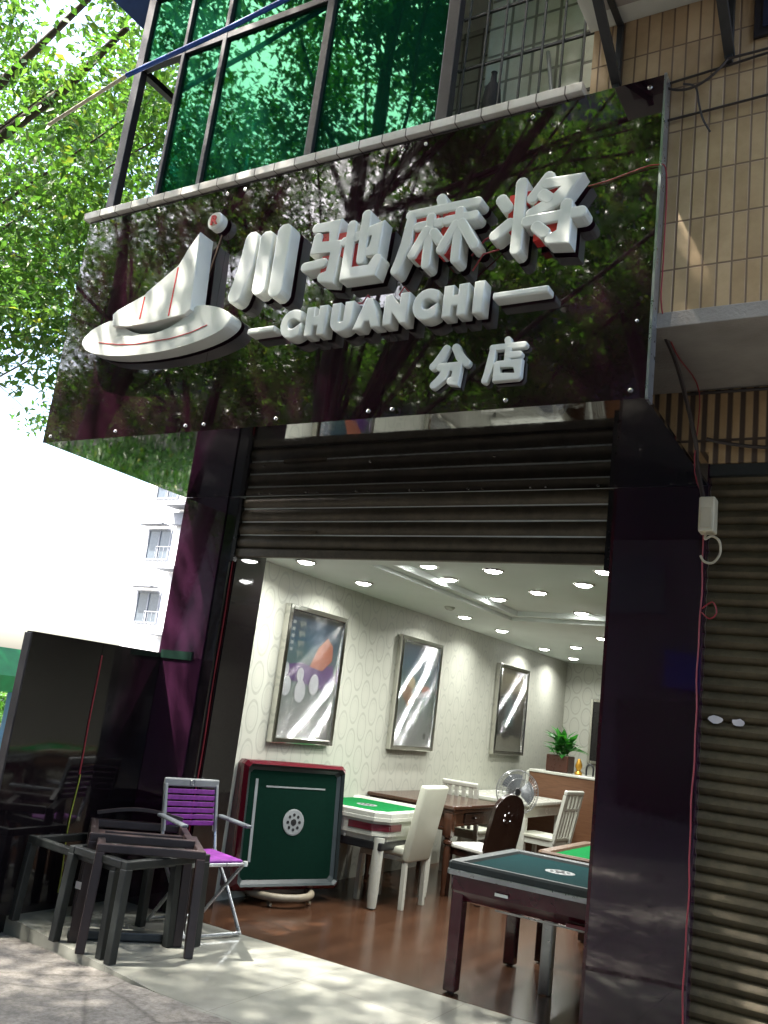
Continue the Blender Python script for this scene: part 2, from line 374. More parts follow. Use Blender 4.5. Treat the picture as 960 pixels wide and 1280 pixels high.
def tube(bm, pts, r, n=8, cap=True, mi=0):
    if isinstance(r, float) and r < .0125 and 4 < len(pts) < 12: pts = crs(pts)
    pts = [Vector(p) for p in pts]; rs = r if isinstance(r, (list, tuple)) else [r] * len(pts)
    rings = []; prev = None
    for i, p in enumerate(pts):
        d = (pts[min(i + 1, len(pts) - 1)] - pts[max(i - 1, 0)]).normalized()
        if prev is None:
            u = Vector((0, 0, 1)) if abs(d.z) < .95 else Vector((1, 0, 0)); x = u.cross(d).normalized()
        else: x = (prev - d * prev.dot(d)).normalized()
        prev = x; y = d.cross(x)
        rings.append([bm.verts.new(p + (x * math.cos(2 * PI * k / n) + y * math.sin(2 * PI * k / n)) * rs[i]) for k in range(n)])
    for a, b in zip(rings, rings[1:]):
        for k in range(n): bm.faces.new((a[k], a[(k + 1) % n], b[(k + 1) % n], b[k])).material_index = mi
    if cap: bm.faces.new(rings[0][::-1]); bm.faces.new(rings[-1])
    return bm
def lathe(bm, prof, c=(0, 0, 0), n=24, mi=0):
    rings = []
    for r, z in prof:
        rings.append([bm.verts.new((c[0] + r * math.cos(2 * PI * k / n), c[1] + r * math.sin(2 * PI * k / n), c[2] + z)) for k in range(n)])
    for a, b in zip(rings, rings[1:]):
        for k in range(n): bm.faces.new((a[k], a[(k + 1) % n], b[(k + 1) % n], b[k])).material_index = mi
    bm.faces.new(rings[0][::-1]).material_index = mi; bm.faces.new(rings[-1]).material_index = mi
    return bm
def prism(bm, pts, y0, y1, bev=0, mi=0):
    """polygon in the xz plane extruded from y0 (front) to y1 (back)"""
    f = [bm.verts.new((x, y0, z)) for x, z in pts]; g = [bm.verts.new((x, y1, z)) for x, z in pts]
    n = len(pts); F = bm.faces.new(f); G = bm.faces.new(g[::-1]); fs = [F, G]
    for k in range(n): fs.append(bm.faces.new((f[k], g[k], g[(k + 1) % n], f[(k + 1) % n])))
    for q in fs: q.material_index = mi
    if bev:
        r = bmesh.ops.bevel(bm, geom=list(F.edges), offset=bev, segments=3, profile=.5, affect='EDGES')
        for q in r['faces']: q.material_index = mi
    return bm
def sag(a, b, s, n=14):
    a, b = Vector(a), Vector(b)
    return [a.lerp(b, i / n) + Vector((0, 0, -s * 4 * (i / n) * (1 - i / n))) for i in range(n + 1)]
def torus(bm, c, Rr, r, n=40, m=8, axis='y', mi=0):
    g = []
    for i in range(n):
        a = 2 * PI * i / n; ring = []
        for j in range(m):
            t = 2 * PI * j / m; q = Rr + r * math.cos(t); w = r * math.sin(t)
            p = (q * math.cos(a), w, q * math.sin(a)) if axis == 'y' else (q * math.cos(a), q * math.sin(a), w)
            ring.append(bm.verts.new(Vector(c) + Vector(p)))
        g.append(ring)
    for i in range(n):
        for j in range(m):
            bm.faces.new((g[i][j], g[(i + 1) % n][j], g[(i + 1) % n][(j + 1) % m], g[i][(j + 1) % m])).material_index = mi
    return bm

# ------------------------------------------------------------------ key levels (metres; camera at x=0, y=0)
SY = 3.56            # front face of the shop sign
FY = 4.93            # front of the pillars / shutter line
X0, X1 = -4.87, -.975  # sign and pillars, outer edges
OX0, OX1 = -4.31, -1.5  # door opening
XL, XR, YB = -4.45, .6, 12.9
ZS = 2.94            # sign underside
CZ = 2.565
# ---- ground
bm = B()
g0 = 90
for x0, x1, y0, y1 in ((-g0, g0, -g0, -4), ): box(bm, x0, x1, y0, y1, -.5, -.16)
box(bm, -g0, -9, -4, g0, -.5, -.16); box(bm, 9, g0, -4, g0, -.5, -.16); box(bm, -9, 9, -4, g0, -.5, -.16)
struct('road', bm, M['asphalt'])
bm = B(); box(bm, -9.5, 1.5, 3.2, FY + .02, -.4, -.0)
bmesh.ops.delete(bm, geom=[v for v in bm.verts], context='VERTS')
# terrace: front edge slightly skewed to the building
ex = [(-9.5, 4.85), (-4.92, 4.02), (-2.81, 3.64), (-1.2, 3.36), (6, 2.1)]
def pz(x):
    return -.10 if x < -5 else (-.10 + (x + 5) / 2.2 * .128 if x < -2.8 else .028)
top = [(x, y) for x, y in ex] + [(6, FY + .05), (-9.5, FY + .05)]
vt = [bm.verts.new((x, y, 0)) for x, y in top]; vb = [bm.verts.new((x, y, -.3)) for x, y in top]
bm.faces.new(vt)
for k in range(len(top)): bm.faces.new((vt[k], vt[(k + 1) % len(top)], vb[(k + 1) % len(top)], vb[k]))
struct('terrace_floor', bm, M['terrace'])
# pavement as a rough height sheet meeting the terrace edge
bm = B(); nx, ny = 220, 60; rows = []
def edge_y(x):
    for (a, ya), (b, yb) in zip(ex, ex[1:]):
        if a <= x <= b: return ya + (yb - ya) * (x - a) / (b - a)
    return ex[-1][1]
from mathutils import noise as mn
for j in range(ny + 1):
    t = (j / ny) ** 1.8; row = []
    for i in range(nx + 1):
        x = -9 + 14.5 * i / nx
        ye = edge_y(x) - .012 + .03 * mn.noise(Vector((x * 3.1, 0, 0))) + .012 * mn.noise(Vector((x * 17, 3, 0)))
        y = ye - 7.5 * t
        z = pz(x) + .014 * mn.noise(Vector((x * 1.7, y * 1.7, 2))) + .006 * mn.noise(Vector((x * 9, y * 9, 5)))
        if j == 0: z = pz(x) + .004 * mn.noise(Vector((x * 11, 0, 5)))
        row.append(bm.verts.new((x, y, z)))
    rows.append(row)
for a, b in zip(rows, rows[1:]):
    for i in range(nx): bm.faces.new((a[i], b[i], b[i + 1], a[i + 1]))
low = [bm.verts.new((v.co.x, v.co.y, -.3)) for v in rows[0]]
for i in range(nx): bm.faces.new((rows[0][i], rows[0][i + 1], low[i + 1], low[i]))
o = obj('pavement', bm, M['pavement'], kind='structure', smooth=True)

# ---- shop interior shell
struct('floor', BX(XL - .1, XR, FY + .05, YB, -.3, 0.002), M['wood_floor'])
struct('wall_left', BX(XL - .15, XL, FY + .38, YB, 0, 2.9), M['paper_y'])
struct('wall_back', BX(XL - .15, XR + .15, YB, YB + .15, 0, 2.9), M['paper_x'])
struct('wall_right', BX(XR, XR + .15, FY + .05, YB + .15, 0, 2.9), M['paper_y'])
bm = B()   # ceiling border with a stepped tray
TX0, TX1, TY0, TY1 = -3.50, -.4, 5.55, 8.35
for x0, x1, y0, y1 in ((XL, TX0, FY + .05, YB), (TX1, XR, FY + .05, YB), (TX0, TX1, FY + .05, TY0), (TX0, TX1, TY1, YB)):
    box(bm, x0, x1, y0, y1, CZ, CZ + .4)
bmesh.ops.remove_doubles(bm, verts=bm.verts, dist=.0001)
s = .10
for x0, x1, y0, y1 in ((TX0, TX0 + s, TY0, TY1), (TX1 - s, TX1, TY0, TY1), (TX0 + s, TX1 - s, TY0, TY0 + s), (TX0 + s, TX1 - s, TY1 - s, TY1)):
    box(bm, x0, x1, y0, y1, CZ + .035, CZ + .4)
box(bm, TX0 + s, TX1 - s, TY0 + s, TY1 - s, CZ + .085, CZ + .4)
struct('ceiling', bm, M['ceiling'])

# ---- downlights
def downlight(x, y, z, label, first=[None]):
    if first[0] is None:
        t = thing('downlight', label, 'ceiling light', (x, y, z), 0, 'round downlights in the shop ceiling')
        bm = B(); torus(bm, (0, 0, -.003), .074, .011, 28, 8, 'z'); obj('trim_ring', bm, M['chrome'], t, smooth=True)
        obj('lens', lathe(B(), [(.012, -.026), (.042, -.022), (.062, -.012), (.066, -.002)], n=24), M['lamp'], t, smooth=True)
        ld = bpy.data.lights.new('bulb', 'AREA'); ld.shape = 'DISK'; ld.size = .09; ld.energy = 2.7; ld.color = (1, 1, .96); ld.spread = R(150)
        lo = bpy.data.objects.new('bulb', ld); COL.objects.link(lo); lo.parent = t; lo.location = (0, 0, -.03)
        first[0] = t; return t
    return dup(first[0], (x, y, z), label=label)
ct = CZ + .085
DL = [(-4.03, 5.47, CZ, 'downlight over the first poster, nearest the left jamb under the shutter'),
      (-4.05, 6.36, CZ, 'downlight on the ceiling border between the first and second poster'),
      (-3.97, 8.24, CZ, 'downlight on the left ceiling border between the second and third poster'),
      (-3.98, 9.25, CZ, 'downlight on the left ceiling border just before the third poster'),
      (-3.22, 5.95, ct, 'large downlight in the recess nearest the shutter, left row'),
      (-3.32, 6.52, ct, 'downlight in the recess, second of the left row from the shutter'),
      (-3.28, 7.48, ct, 'downlight at the left edge of the recess, third of the left row'),
      (-2.73, 6.08, ct, 'dimmer flat downlight in the middle of the recess close to the shutter'),
      (-2.72, 7.02, ct, 'downlight in the middle of the recess, halfway down the room'),
      (-2.18, 6.56, ct, 'downlight in the recess, right row, left of the right pillar'),
      (-1.85, 6.0, ct, 'double looking downlight touching the edge of the right pillar'),
      (-2.70, 8.12, ct, 'downlight in the recess beside its far edge'),
      (-2.86, 9.37, CZ, 'downlight on the far ceiling border next to the right pillar'),
      (-4.12, 11.0, CZ, 'downlight near the far corner, above the third poster'),
      (-3.53, 10.5, CZ, 'downlight on the far border to the right of the corner pair'),
      (-4.08, 12.06, CZ, 'farthest downlight by the back wall corner'),
      (-1.0, 7.0, ct, 'downlight in the recess on the hidden right side of the shop'), (-.9, 10.2, CZ, 'downlight at the hidden far right of the shop')]
for d in DL: downlight(*d)
for k, (x, y, z, lab) in enumerate(DL): pass

# ---- pillars, door head, shutter
t = thing('entrance_pillar', 'glossy dark purple pillar at left of the shop door, red cord along its edge', 'pillar', (-4.6, FY, 0), 0, 'purple clad pillars beside the door')
obj('front_panel', BX(X0, OX0 - .13, FY, FY + .30, 0, ZS), M['purple2'], t, world=True)
obj('inner_reveal', BX(OX0 - .13, OX0 - .03, FY + .012, FY + .06, 0, ZS - .002), M['partition'], t, world=True)
obj('side_reveal', BX(XL - .001, OX0, FY + .062, FY + .40, 0, 2.86), M['soffit'], t, world=True)
obj('red_cord', tube(B(), [(OX0 - .028 + .004 * math.sin(z * 7), FY + .052, z) for z in [i * .1 for i in range(1, 26)]], .0055, 6), M['red_cord'], t, world=True)
obj('screw', lathe(B(), [(.007, -.003), (.005, .004)], n=8), M['screw'], t)
t = thing('entrance_pillar', 'wide glossy purple pillar at right of the shop door, next to the brown shutter', 'pillar', (-1.25, FY, 0), 0, 'purple clad pillars beside the door')
obj('front_panel', BX(OX1 + .02, X1, FY, FY + .05, 0, ZS), M['purple2'], t, world=True)
obj('inner_reveal', BX(OX1, OX1 + .018, FY + .004, FY + .05, 0, ZS - .002), M['burgundy'], t, world=True)
obj('edge_trim', BX(X1 + .001, X1 + .014, FY - .008, FY + .06, 0, ZS - .003), M['burgundy'], t, world=True)
# soffit panel below the sign
t = thing('soffit_panel', 'glossy black ceiling panel behind the shop sign mirroring the lit shop', 'panel', ((X0 + X1) / 2, 4.2, ZS))
obj('panel', BX(X0, X1, SY + .012, FY - .002, ZS, ZS + .02), M['soffit'], t, world=True)
for x, y in [(X0 + .35 + k * .42 + dx, FY - .05) for k in range(9) for dx in (0, .1)] + [(X0 + .5 + k * .8, 4.25) for k in range(5)]:
    obj('screw', lathe(B(), [(.009, -.004), (.007, .001)], (x, y, ZS), 8), M['screw'], t, world=True)

def shutter_curtain(x0, x1, z0, z1, y, pitch):
    bm = B(); prof = []
    z = z0
    while z < z1 - 1e-4:
        for f, d in ((0, .004), (.06, .010), (.14, .0), (.30, -.012), (.52, -.018), (.74, -.012), (.9, .0)):
            prof.append((y + d, z + pitch * f))
        z += pitch
    prof = [(a, min(b, z1)) for a, b in prof]
    vs = [[bm.verts.new((x, a, b)) for a, b in prof] for x in np.linspace(x0, x1, 14)]
    rnd = random.Random(5)
    for i, col in enumerate(vs):
        for v in col: v.co.y += .003 * mn.noise(Vector((v.co.x * 1.3, v.co.z * 6, 3)))
    for a, b in zip(vs, vs[1:]):
        for k in range(len(prof) - 1): bm.faces.new((a[k], b[k], b[k + 1], a[k + 1]))
    return bm
t = thing('roller_shutter', 'grimy roller shutter rolled partly up over the lit shop entrance', 'roller shutter', ((OX0 + OX1) / 2, FY + .03, 2.5))
obj('curtain', shutter_curtain(OX0, OX1, 2.55, 2.96, FY + .045, .1), M['shutter'], t, world=True, smooth=True)
obj('bottom_rail', BX(OX0, OX1, FY + .028, FY + .07, 2.488, 2.549, .006), M['shutter'], t, world=True)
obj('housing', BX(OX0, OX1, FY + .09, FY + .40, 2.56, 2.95), M['lacquer_black'], t, world=True)
for s, x in ((0, OX0 - .028), (1, OX1 - .034)):
    obj('guide_rail', BX(x + .001, x + .033 - .001, FY + .013, FY + .05, 2.45, 2.93), M['lacquer_black'], t, world=True)
bm = B(); box(bm, -3.98, -3.60, FY + .018, FY + .027, 2.655, 2.68, .002); obj('patch_strip', bm, M['shutter2'], t, world=True)

# ---- shop sign
sign = thing('shop_sign', 'large glossy dark purple shop sign with white raised Chinese lettering and sailboat emblem', 'shop sign', ((X0 + X1) / 2, SY, ZS))
xs = [X0, -3.55, -2.30, X1]
for a, b in zip(xs, xs[1:]):
    obj('sign_panel', BX(a + .0012, b - .0012, SY, SY + .008, ZS - .004, 4.54), M['purple'], sign, world=True)
obj('backing_board', BX(X0 + .003, X1 - .003, SY + .0085, SY + .06, ZS + .022, 4.535), M['lacquer_black'], sign, world=True)
obj('edge_trim', BX(X1 + .0005, X1 + .012, SY - .006, SY + .075, ZS - .008, 4.545), M['silver'], sign, world=True)
def stud(bm, x, z, r=.012):
    for rr, y in ((.3 * r, -.007), (.8 * r, -.006), (r, 0)): pass
    m = Matrix.Translation((x, SY, z)) @ Matrix.Rotation(PI / 2, 4, 'X')
    b2 = B(); lathe(b2, [(r, 0), (r * .8, .006), (r * .3, .008)], n=10); b2.transform(m)
    me = bpy.data.meshes.new('tmp'); b2.to_mesh(me); b2.free(); bm.from_mesh(me); bpy.data.meshes.remove(me)
for x in (X0 + .07, -4.2, -3.62, -3.48, -2.96, -2.37, -2.23, -1.62, -1.04):
    for z in (ZS + .035, 4.49):
        bm = B(); stud(bm, x, z); obj('screw_head', bm, M['screw'], sign, world=True)
for z in (3.3, 3.75, 4.1):
    bm = B(); stud(bm, -1.03, z, .008); obj('screw_head', bm, M['screw'], sign, world=True)

def stroke_poly(pts, w):
    P = [Vector((x, y)) for x, y in pts]; n = len(P); Lf, Rt = [], []
    for i in range(n):
        if i == 0: d = (P[1] - P[0]).normalized(); nrm = Vector((-d.y, d.x)); k = 1
        elif i == n - 1: d = (P[-1] - P[-2]).normalized(); nrm = Vector((-d.y, d.x)); k = 1
        else:
            d1 = (P[i] - P[i - 1]).normalized(); d2 = (P[i + 1] - P[i]).normalized()
            n1 = Vector((-d1.y, d1.x)); n2 = Vector((-d2.y, d2.x)); nrm = (n1 + n2).normalized(); k = min(1.45, 1 / max(.3, nrm.dot(n1)))
        Lf.append(P[i] + nrm * w / 2 * k); Rt.append(P[i] - nrm * w / 2 * k)
    def cap(c, d):
        a0 = math.atan2(d.y, d.x); return [c + Vector((math.cos(a0 + a), math.sin(a0 + a))) * w / 2 for a in (R(50), R(20), R(-20), R(-50))]
    d1 = (P[-1] - P[-2]).normalized(); d0 = (P[0] - P[1]).normalized()
    return Lf + cap(P[-1] - d1 * w * .1, d1) + Rt[::-1] + cap(P[0] - d0 * w * .1, d0)
G = {
 'river': [[(24, 96), (23, 52), (8, 4)], [(52, 92), (52, 10)], [(83, 97), (83, 2)]],
 'gallop': [[(6, 92), (36, 92), (34, 60)], [(12, 78), (10, 58), (42, 58), (38, 8), (24, 12)], [(-2, 32), (26, 34)],
            [(50, 60), (96, 74), (94, 38), (84, 38)], [(77, 98), (77, 26)], [(59, 86), (58, 8), (95, 7), (99, 26)]],
 'hemp': [[(50, 102), (54, 88)], [(12, 84), (97, 84)], [(16, 84), (14, 40), (2, 1)],
          [(24, 63), (55, 63)], [(41, 75), (41, 2)], [(38, 56), (22, 20)], [(46, 50), (56, 34)],
          [(60, 63), (96, 63)], [(77, 75), (77, 2)], [(74, 56), (58, 20)], [(80, 56), (99, 18)]],
 'general': [[(6, 80), (15, 64)], [(2, 26), (20, 42)], [(29, 99), (29, 0)], [(60, 99), (42, 70)], [(56, 88), (89, 88), (72, 62), (42, 48)],
             [(54, 74), (62, 65)], [(38, 38), (99, 38)], [(82, 54), (82, 5), (66, 8)], [(50, 29), (61, 16)]],
 'branch': [[(38, 96), (27, 70), (4, 50)], [(62, 96), (75, 70), (98, 50)], [(24, 47), (76, 47), (72, 7), (56, 10)], [(47, 47), (38, 20), (12, 1)]],
 'shop': [[(52, 101), (56, 88)], [(14, 82), (97, 82)], [(18, 82), (16, 40), (3, 1)], [(57, 76), (57, 42)], [(57, 59), (88, 59)],
          [(33, 39), (87, 39), (87, 5)], [(33, 39), (33, 5), (87, 5)]],
}
def glyph(key, x, z, wd, ht, sw, depth, yb, bev=.008):
    bm = B()
    for k, s in enumerate(G[key]):
        pts = stroke_poly([(p[0] * wd / 100, p[1] * ht / 100) for p in s], sw)
        prism(bm, [(x + p.x, z + p.y) for p in pts], yb - depth - .0012 * k, yb - .001 * k, bev)
    return bm
lay = (('river', -3.36, 3.685, .40, .40, .100), ('gallop', -2.84, 3.685, .47, .385, .060), ('hemp', -2.27, 3.685, .46, .375, .055), ('general', -1.73, 3.69, .45, .37, .062))
for key, x, z, wd, ht, sw in lay:
    obj('letter', glyph(key, x, z, wd, ht, sw, .085, SY - .015, .0085), M['white_plastic'], sign, world=True, smooth=False)
# red acrylic left showing inside the strokes
bm = B()
for i, (x0, x1, z0, z1) in enumerate(((-2.66, -2.60, 3.84, 3.98), (-2.12, -2.04, 3.90, 4.02), (-1.99, -1.90, 3.90, 3.99), (-1.60, -1.50, 3.93, 4.0), (-1.46, -1.38, 3.76, 3.83), (-2.80, -2.70, 3.90, 4.0), (-2.74, -2.66, 3.74, 3.86), (-2.58, -2.48, 3.76, 3.90), (-2.17, -2.06, 3.74, 3.99), (-2.02, -1.93, 3.74, 3.99), (-1.53, -1.42, 3.88, 3.99), (-1.52, -1.38, 3.73, 3.86), (-1.66, -1.60, 3.8, 4.0))):
    obj('red_inlay', BX(x0, x1, SY - .0935 + .0006 * i, SY - .015 - .001 * i, z0, z1), M['red_paint'], sign, world=True)
for key, x, z, wd, ht, sw in (('branch', -2.02, 3.065, .20, .205, .042), ('shop', -1.73, 3.065, .20, .205, .034)):
    obj('letter', glyph(key, x, z, wd, ht, sw, .03, SY - .004, .006), M['white_plastic'], sign, world=True)
def text_obj(s, size, off, ext, bev, name, mat, parent, loc, rz=0, sx=1):
    c = bpy.data.curves.new('txt', 'FONT'); c.body = s; c.size = size; c.offset = off; c.extrude = ext; c.bevel_depth = bev; c.bevel_resolution = 2
    c.align_x = 'CENTER'; c.resolution_u = 4
    to = bpy.data.objects.new('txt', c); COL.objects.link(to)
    me = bpy.data.meshes.new_from_object(to); bpy.data.objects.remove(to); bpy.data.curves.remove(c)
    me.transform(Matrix.Rotation(rz, 4, 'Z') @ Matrix.Rotation(PI / 2, 4, 'X') @ Matrix.Scale(sx, 4, (1, 0, 0)))
    me.name = name; me.materials.append(mat); o = bpy.data.objects.new(name, me); COL.objects.link(o)
    if parent is not None:
        o.parent = parent; o.location = Vector(loc) - Vector(parent.location)
    else: o.location = loc
    return o
for i, ch in enumerate('CHUANCHI'):
    x = (-2.885, -2.718, -2.555, -2.392, -2.225, -2.060, -1.893, -1.770)[i]
    text_obj(ch, .185, .013, .034, .008, 'letter', M['white_plastic'], sign, (x, SY - .055, 3.415), sx=.90)
for x0, x1 in ((-3.19, -3.00), (-1.70, -1.42)):
    obj('dash', BX(x0, x1, SY - .09, SY - .01, 3.455, 3.492, .010), M['white_plastic'], sign, world=True)
# sailboat emblem
em = thing('emblem', 'x', 'x', (0, 0, 0)); del em['label']; del em['category']
em.parent = sign; em.location = Vector((-3.93, SY, 3.6)) - Vector(sign.location)
sail = [(-4.253, 3.619), (-4.271, 3.700), (-4.237, 3.724), (-4.018, 3.788), (-4.003, 3.815), (-3.772, 3.949), (-3.765, 3.977), (-3.724, 4.046), (-3.647, 4.155), (-3.611, 3.645), (-3.654, 3.617), (-3.906, 3.601), (-4.113, 3.602)]
obj('sail', prism(B(), sail[::-1], SY - .14, SY - .02, .006), M['white_plastic'], em, world=True)
hull = [(-4.502, 3.59), (-4.491, 3.637), (-4.412, 3.669), (-4.300, 3.683), (-4.271, 3.663), (-4.293, 3.640), (-4.245, 3.606), (-4.107, 3.575), (-3.878, 3.55), (-3.723, 3.553), (-3.605, 3.583), (-3.560, 3.626), (-3.600, 3.672), (-3.529, 3.676), (-3.414, 3.645), (-3.344, 3.592), (-3.350, 3.54), (-3.461, 3.482), (-3.613, 3.44), (-3.876, 3.418), (-4.195, 3.44), (-4.383, 3.50)]
def smooth_poly(p, it=2):
    for _ in range(it):
        q = []
        for i in range(len(p)):
            a, b = p[i], p[(i + 1) % len(p)]; q += [(a[0] * .75 + b[0] * .25, a[1] * .75 + b[1] * .25), (a[0] * .25 + b[0] * .75, a[1] * .25 + b[1] * .75)]
        p = q
    return p
hull = [(-3.93 + .62 * math.cos(a), 3.56 + .148 * math.sin(a)) for a in [R(122) + (R(360 - 64)) * k / 40 for k in range(41)]]
hull += [(-3.60 - .655 * k / 14, 3.686 - .145 * math.sin(PI * k / 14) ** .7) for k in range(1, 14)]
obj('hull', prism(B(), hull[::-1], SY - .112, SY - .015, .014), M['white_plastic'], em, world=True)
for a, b in (((-4.013, 3.782), (-4.019, 3.635)), ((-3.773, 3.94), (-3.778, 3.625))):
    bm = B(); bar(bm, (a[0], SY - .140, a[1]), (b[0], SY - .140, b[1]), .010, .004, 0); obj('stripe', bm, M['red_paint'], em, world=True)
bm = B()
pts = [(-4.38, 3.535), (-4.20, 3.500), (-4.035, 3.486), (-3.759, 3.488), (-3.6, 3.508), (-3.48, 3.540)]
for a, b in zip(pts, pts[1:]): bar(bm, (a[0], SY - .112, a[1]), (b[0], SY - .112, b[1]), .008, .004, 0)
obj('stripe', bm, M['red_paint'], em, world=True)
bm = B(); lathe(bm, [(.058, 0), (.058, .045), (.050, .055)], n=28); bm.transform(Matrix.Translation((-3.615, SY - .02, 4.265)) @ Matrix.Rotation(PI / 2, 4, 'X'))
rd = obj('round_badge', bm, M['white_plastic'], em, world=True, smooth=True)
ro = text_obj('R', .085, .003, .003, 0, 'badge_letter', M['red_paint'], None, (0, 0, 0))
ro.parent = rd; ro.location = Vector((-3.615, SY - .079, 4.235)) - Vector((-3.93, SY, 3.6))
# wires on the sign
bm = B(); tube(bm, sag((-3.60, SY - .006, 4.20), (-3.70, SY - .006, 3.70), .0), .004, 6); obj('wire', bm, M['beige_wire'], sign, world=True)
bm = B(); tube(bm, [(-1.30, SY - .01, 4.02), (-1.2, SY - .008, 4.03), (-1.1, SY - .008, 4.05), (-.99, SY - .01, 4.06), (-.945, SY + .02, 4.02), (-.94, SY + .03, 3.6), (-.94, SY + .05, 3.37), (-.93, SY + .3, 3.27), (-.92, 4.35, 3.26), (-.93, 4.37, 2.85), (-.945, FY - .01, 2.8)], .0032, 6); obj('wire', bm, M['red_cord'], sign, world=True)
bm = B(); tube(bm, [(-1.72, SY - .02, 3.86), (-1.80, SY - .03, 3.82), (-1.87, SY - .02, 3.75)], .005, 6); obj('wire', bm, M['red_cord'], sign, world=True)
bm = B(); tube(bm, [(-1.72, SY - .02, 3.76), (-1.79, SY - .05, 3.73), (-1.85, SY - .03, 3.66)], .004, 6); obj('wire', bm, M['red_cord'], sign, world=True)
bm = B(); tube(bm, [(-2.40, SY - .02, 3.56), (-2.43, SY - .06, 3.60), (-2.47, SY - .04, 3.57), (-2.52, SY - .02, 3.585)], .005, 6); obj('wire', bm, M['red_cord'], sign, world=True)
bm = B(); tube(bm, [(-2.2, SY - .02, 3.6), (-2.22, SY - .05, 3.62), (-2.25, SY - .04, 3.585), (-2.22, SY - .02, 3.56)], .005, 6); obj('wire', bm, M['red_cord'], sign, world=True)


# ---- upper storey
bld = thing('apartment_building', 'upper floors of the building with tan tiles above the shop and its neighbour', 'building', (0, SY, 3.3))
obj('tiled_wall', BX(-1.36, 7, SY + .07, SY + .35, 3.36, 9.5), M['tile'], bld, world=True)
obj('tiled_wall', BX(X0 - .01, -1.3605, SY + .075, SY + .2, 3.0, 4.5), M['concrete'], bld, world=True)
obj('concrete_beam', BX(-1.36, 7, SY + .065, SY + .36, 3.285, 3.3595, .004), M['concrete'], bld, world=True)
obj('overhang_slab', BX(-1.36, 7, SY + .361, 4.9, 3.29, 3.45), M['concrete'], bld, world=True)
obj('roof_slab', BX(X0 - .35, 7.2, SY - .1, 13, 9.5, 9.75), M['concrete'], bld, world=True)
obj('floor_slab', BX(X0, -1.37, SY + .21, 13, 4.30, 4.51), M['concrete'], bld, world=True)
obj('party_wall', BX(X0 - .05, X0 + .1, 5.2, 13, -.1, 9.5), M['concrete'], bld, world=True)
obj('upper_wall', BX(X0 + .12, -1.37, SY + .1, 4.8, 6.6, 9.49), M['tile'], bld, world=True)
obj('rear_wall', BX(-2.18, -1.505, 4.05, 4.18, 4.515, 5.979), M['tile_white'], bld, world=True)
obj('balcony_ceiling', BX(-2.18, -1.372, SY + .14, 4.48, 5.98, 6.05), M['plaster'], bld, world=True)
obj('rear_wall', BX(X0 + .11, -1.37, 4.85, 4.98, 4.515, 6.59), M['tile_white'], bld, world=True)
obj('balcony_ceiling', BX(X0, -1.37, SY + .13, 4.98, 6.45, 6.59), M['plaster'], bld, world=True)
obj('balcony_side_wall', BX(-1.50, -1.372, SY + .3, 4.84, 4.515, 6.44), M['tile_white'], bld, world=True)
obj('sill', BX(X0 - .04, -1.362, SY - .03, SY + .2, 4.548, 4.60, .004), M['sill'], bld, world=True)
obj('sill', BX(X0, -1.362, SY + .08, SY + .2, 4.512, 4.5475), M['alu_dark'], bld, world=True)
# balcony glazing
gl = thing('x', 'x', 'x', (0, 0, 0)); gl.name = 'balcony_glazing'; del gl['label']; del gl['category']; gl.parent = bld; gl.location = Vector((-3.5, SY + .1, 4.6)) - Vector(bld.location)
bm = B(); wy = SY + .10
for x, w in ((-4.80, .075), (-4.36, .030), (-3.98, .035), (-3.10, .055), (-2.20, .075)):
    box(bm, x - w / 2, x + w / 2, wy - .03, wy + .03, 4.62, 6.45, .004)
box(bm, -4.76, -2.24, wy - .028, wy + .028, 4.601, 4.635, .003)
box(bm, -4.76, -3.13, wy - .026, wy + .026, 5.80, 5.85, .003)
box(bm, -4.76, -2.24, wy - .026, wy + .026, 6.40, 6.449, .003)
for y in (4.2, 4.78): box(bm, -4.835, -4.775, y, y + .05, 4.62, 6.45, .004)
box(bm, -4.832, -4.778, wy + .03, 4.2, 5.80, 5.85, .003)
obj('frame', bm, M['alu_dark'], gl, world=True)
for a, b, z0, z1 in ((-4.345, -3.998, 4.637, 5.798), (-3.962, -3.128, 4.637, 5.798), (-3.072, -2.238, 4.637, 6.398), (-4.76, -3.998, 5.852, 6.398), (-3.962, -3.128, 5.852, 6.398)):
    obj('pane', BX(a, b, wy - .004, wy + .004, z0, z1), M['green_glass'], gl, world=True)
obj('pane', BX(-4.81, -4.80, 4.26, 4.77, 4.62, 6.44), M['green_glass'], gl, world=True)
# grille and washing in the open bay
bm = B()
for x in np.arange(-2.12, -1.40, .115): bar(bm, (x, wy + .02, 4.605), (x, wy + .02, 6.44), .010, .010, 0)
for z in (4.68, 5.02, 5.36, 5.7, 6.1): bar(bm, (-2.16, wy + .03, z), (-1.37, wy + .03, z), .014, .014, 0)
obj('security_grille', bm, M['iron'], gl, world=True)
t = thing('cloth_bundle', 'black bag and bottle standing on the balcony ledge behind the grille', 'bag', (-2.03, wy + .12, 4.60))
obj('bag', lathe(B(), [(.06, 0), (.085, .03), (.075, .12), (.03, .17), (.02, .19)], (-.06, .0, 0), 14), M['bag'], t, smooth=True)
obj('bottle', lathe(B(), [(.045, 0), (.052, .02), (.055, .22), (.045, .32), (.018, .37), (.014, .42), (.018, .43)], (.05, .0, 0), 16), M['bag'], t, smooth=True)
t['label'] = 'black bag and slim black bottle on the balcony sill beside the dark window post'; t['category'] = 'bottle'
t.name = 'balcony_bottle'
o = obj('mop_handle', tube(B(), [(-1.62, 3.86, 4.6), (-1.78, 4.03, 5.3)], .012, 8), M['grey_light']); tag(o, 'pale grey mop handle leaning inside the open balcony bay', 'mop')
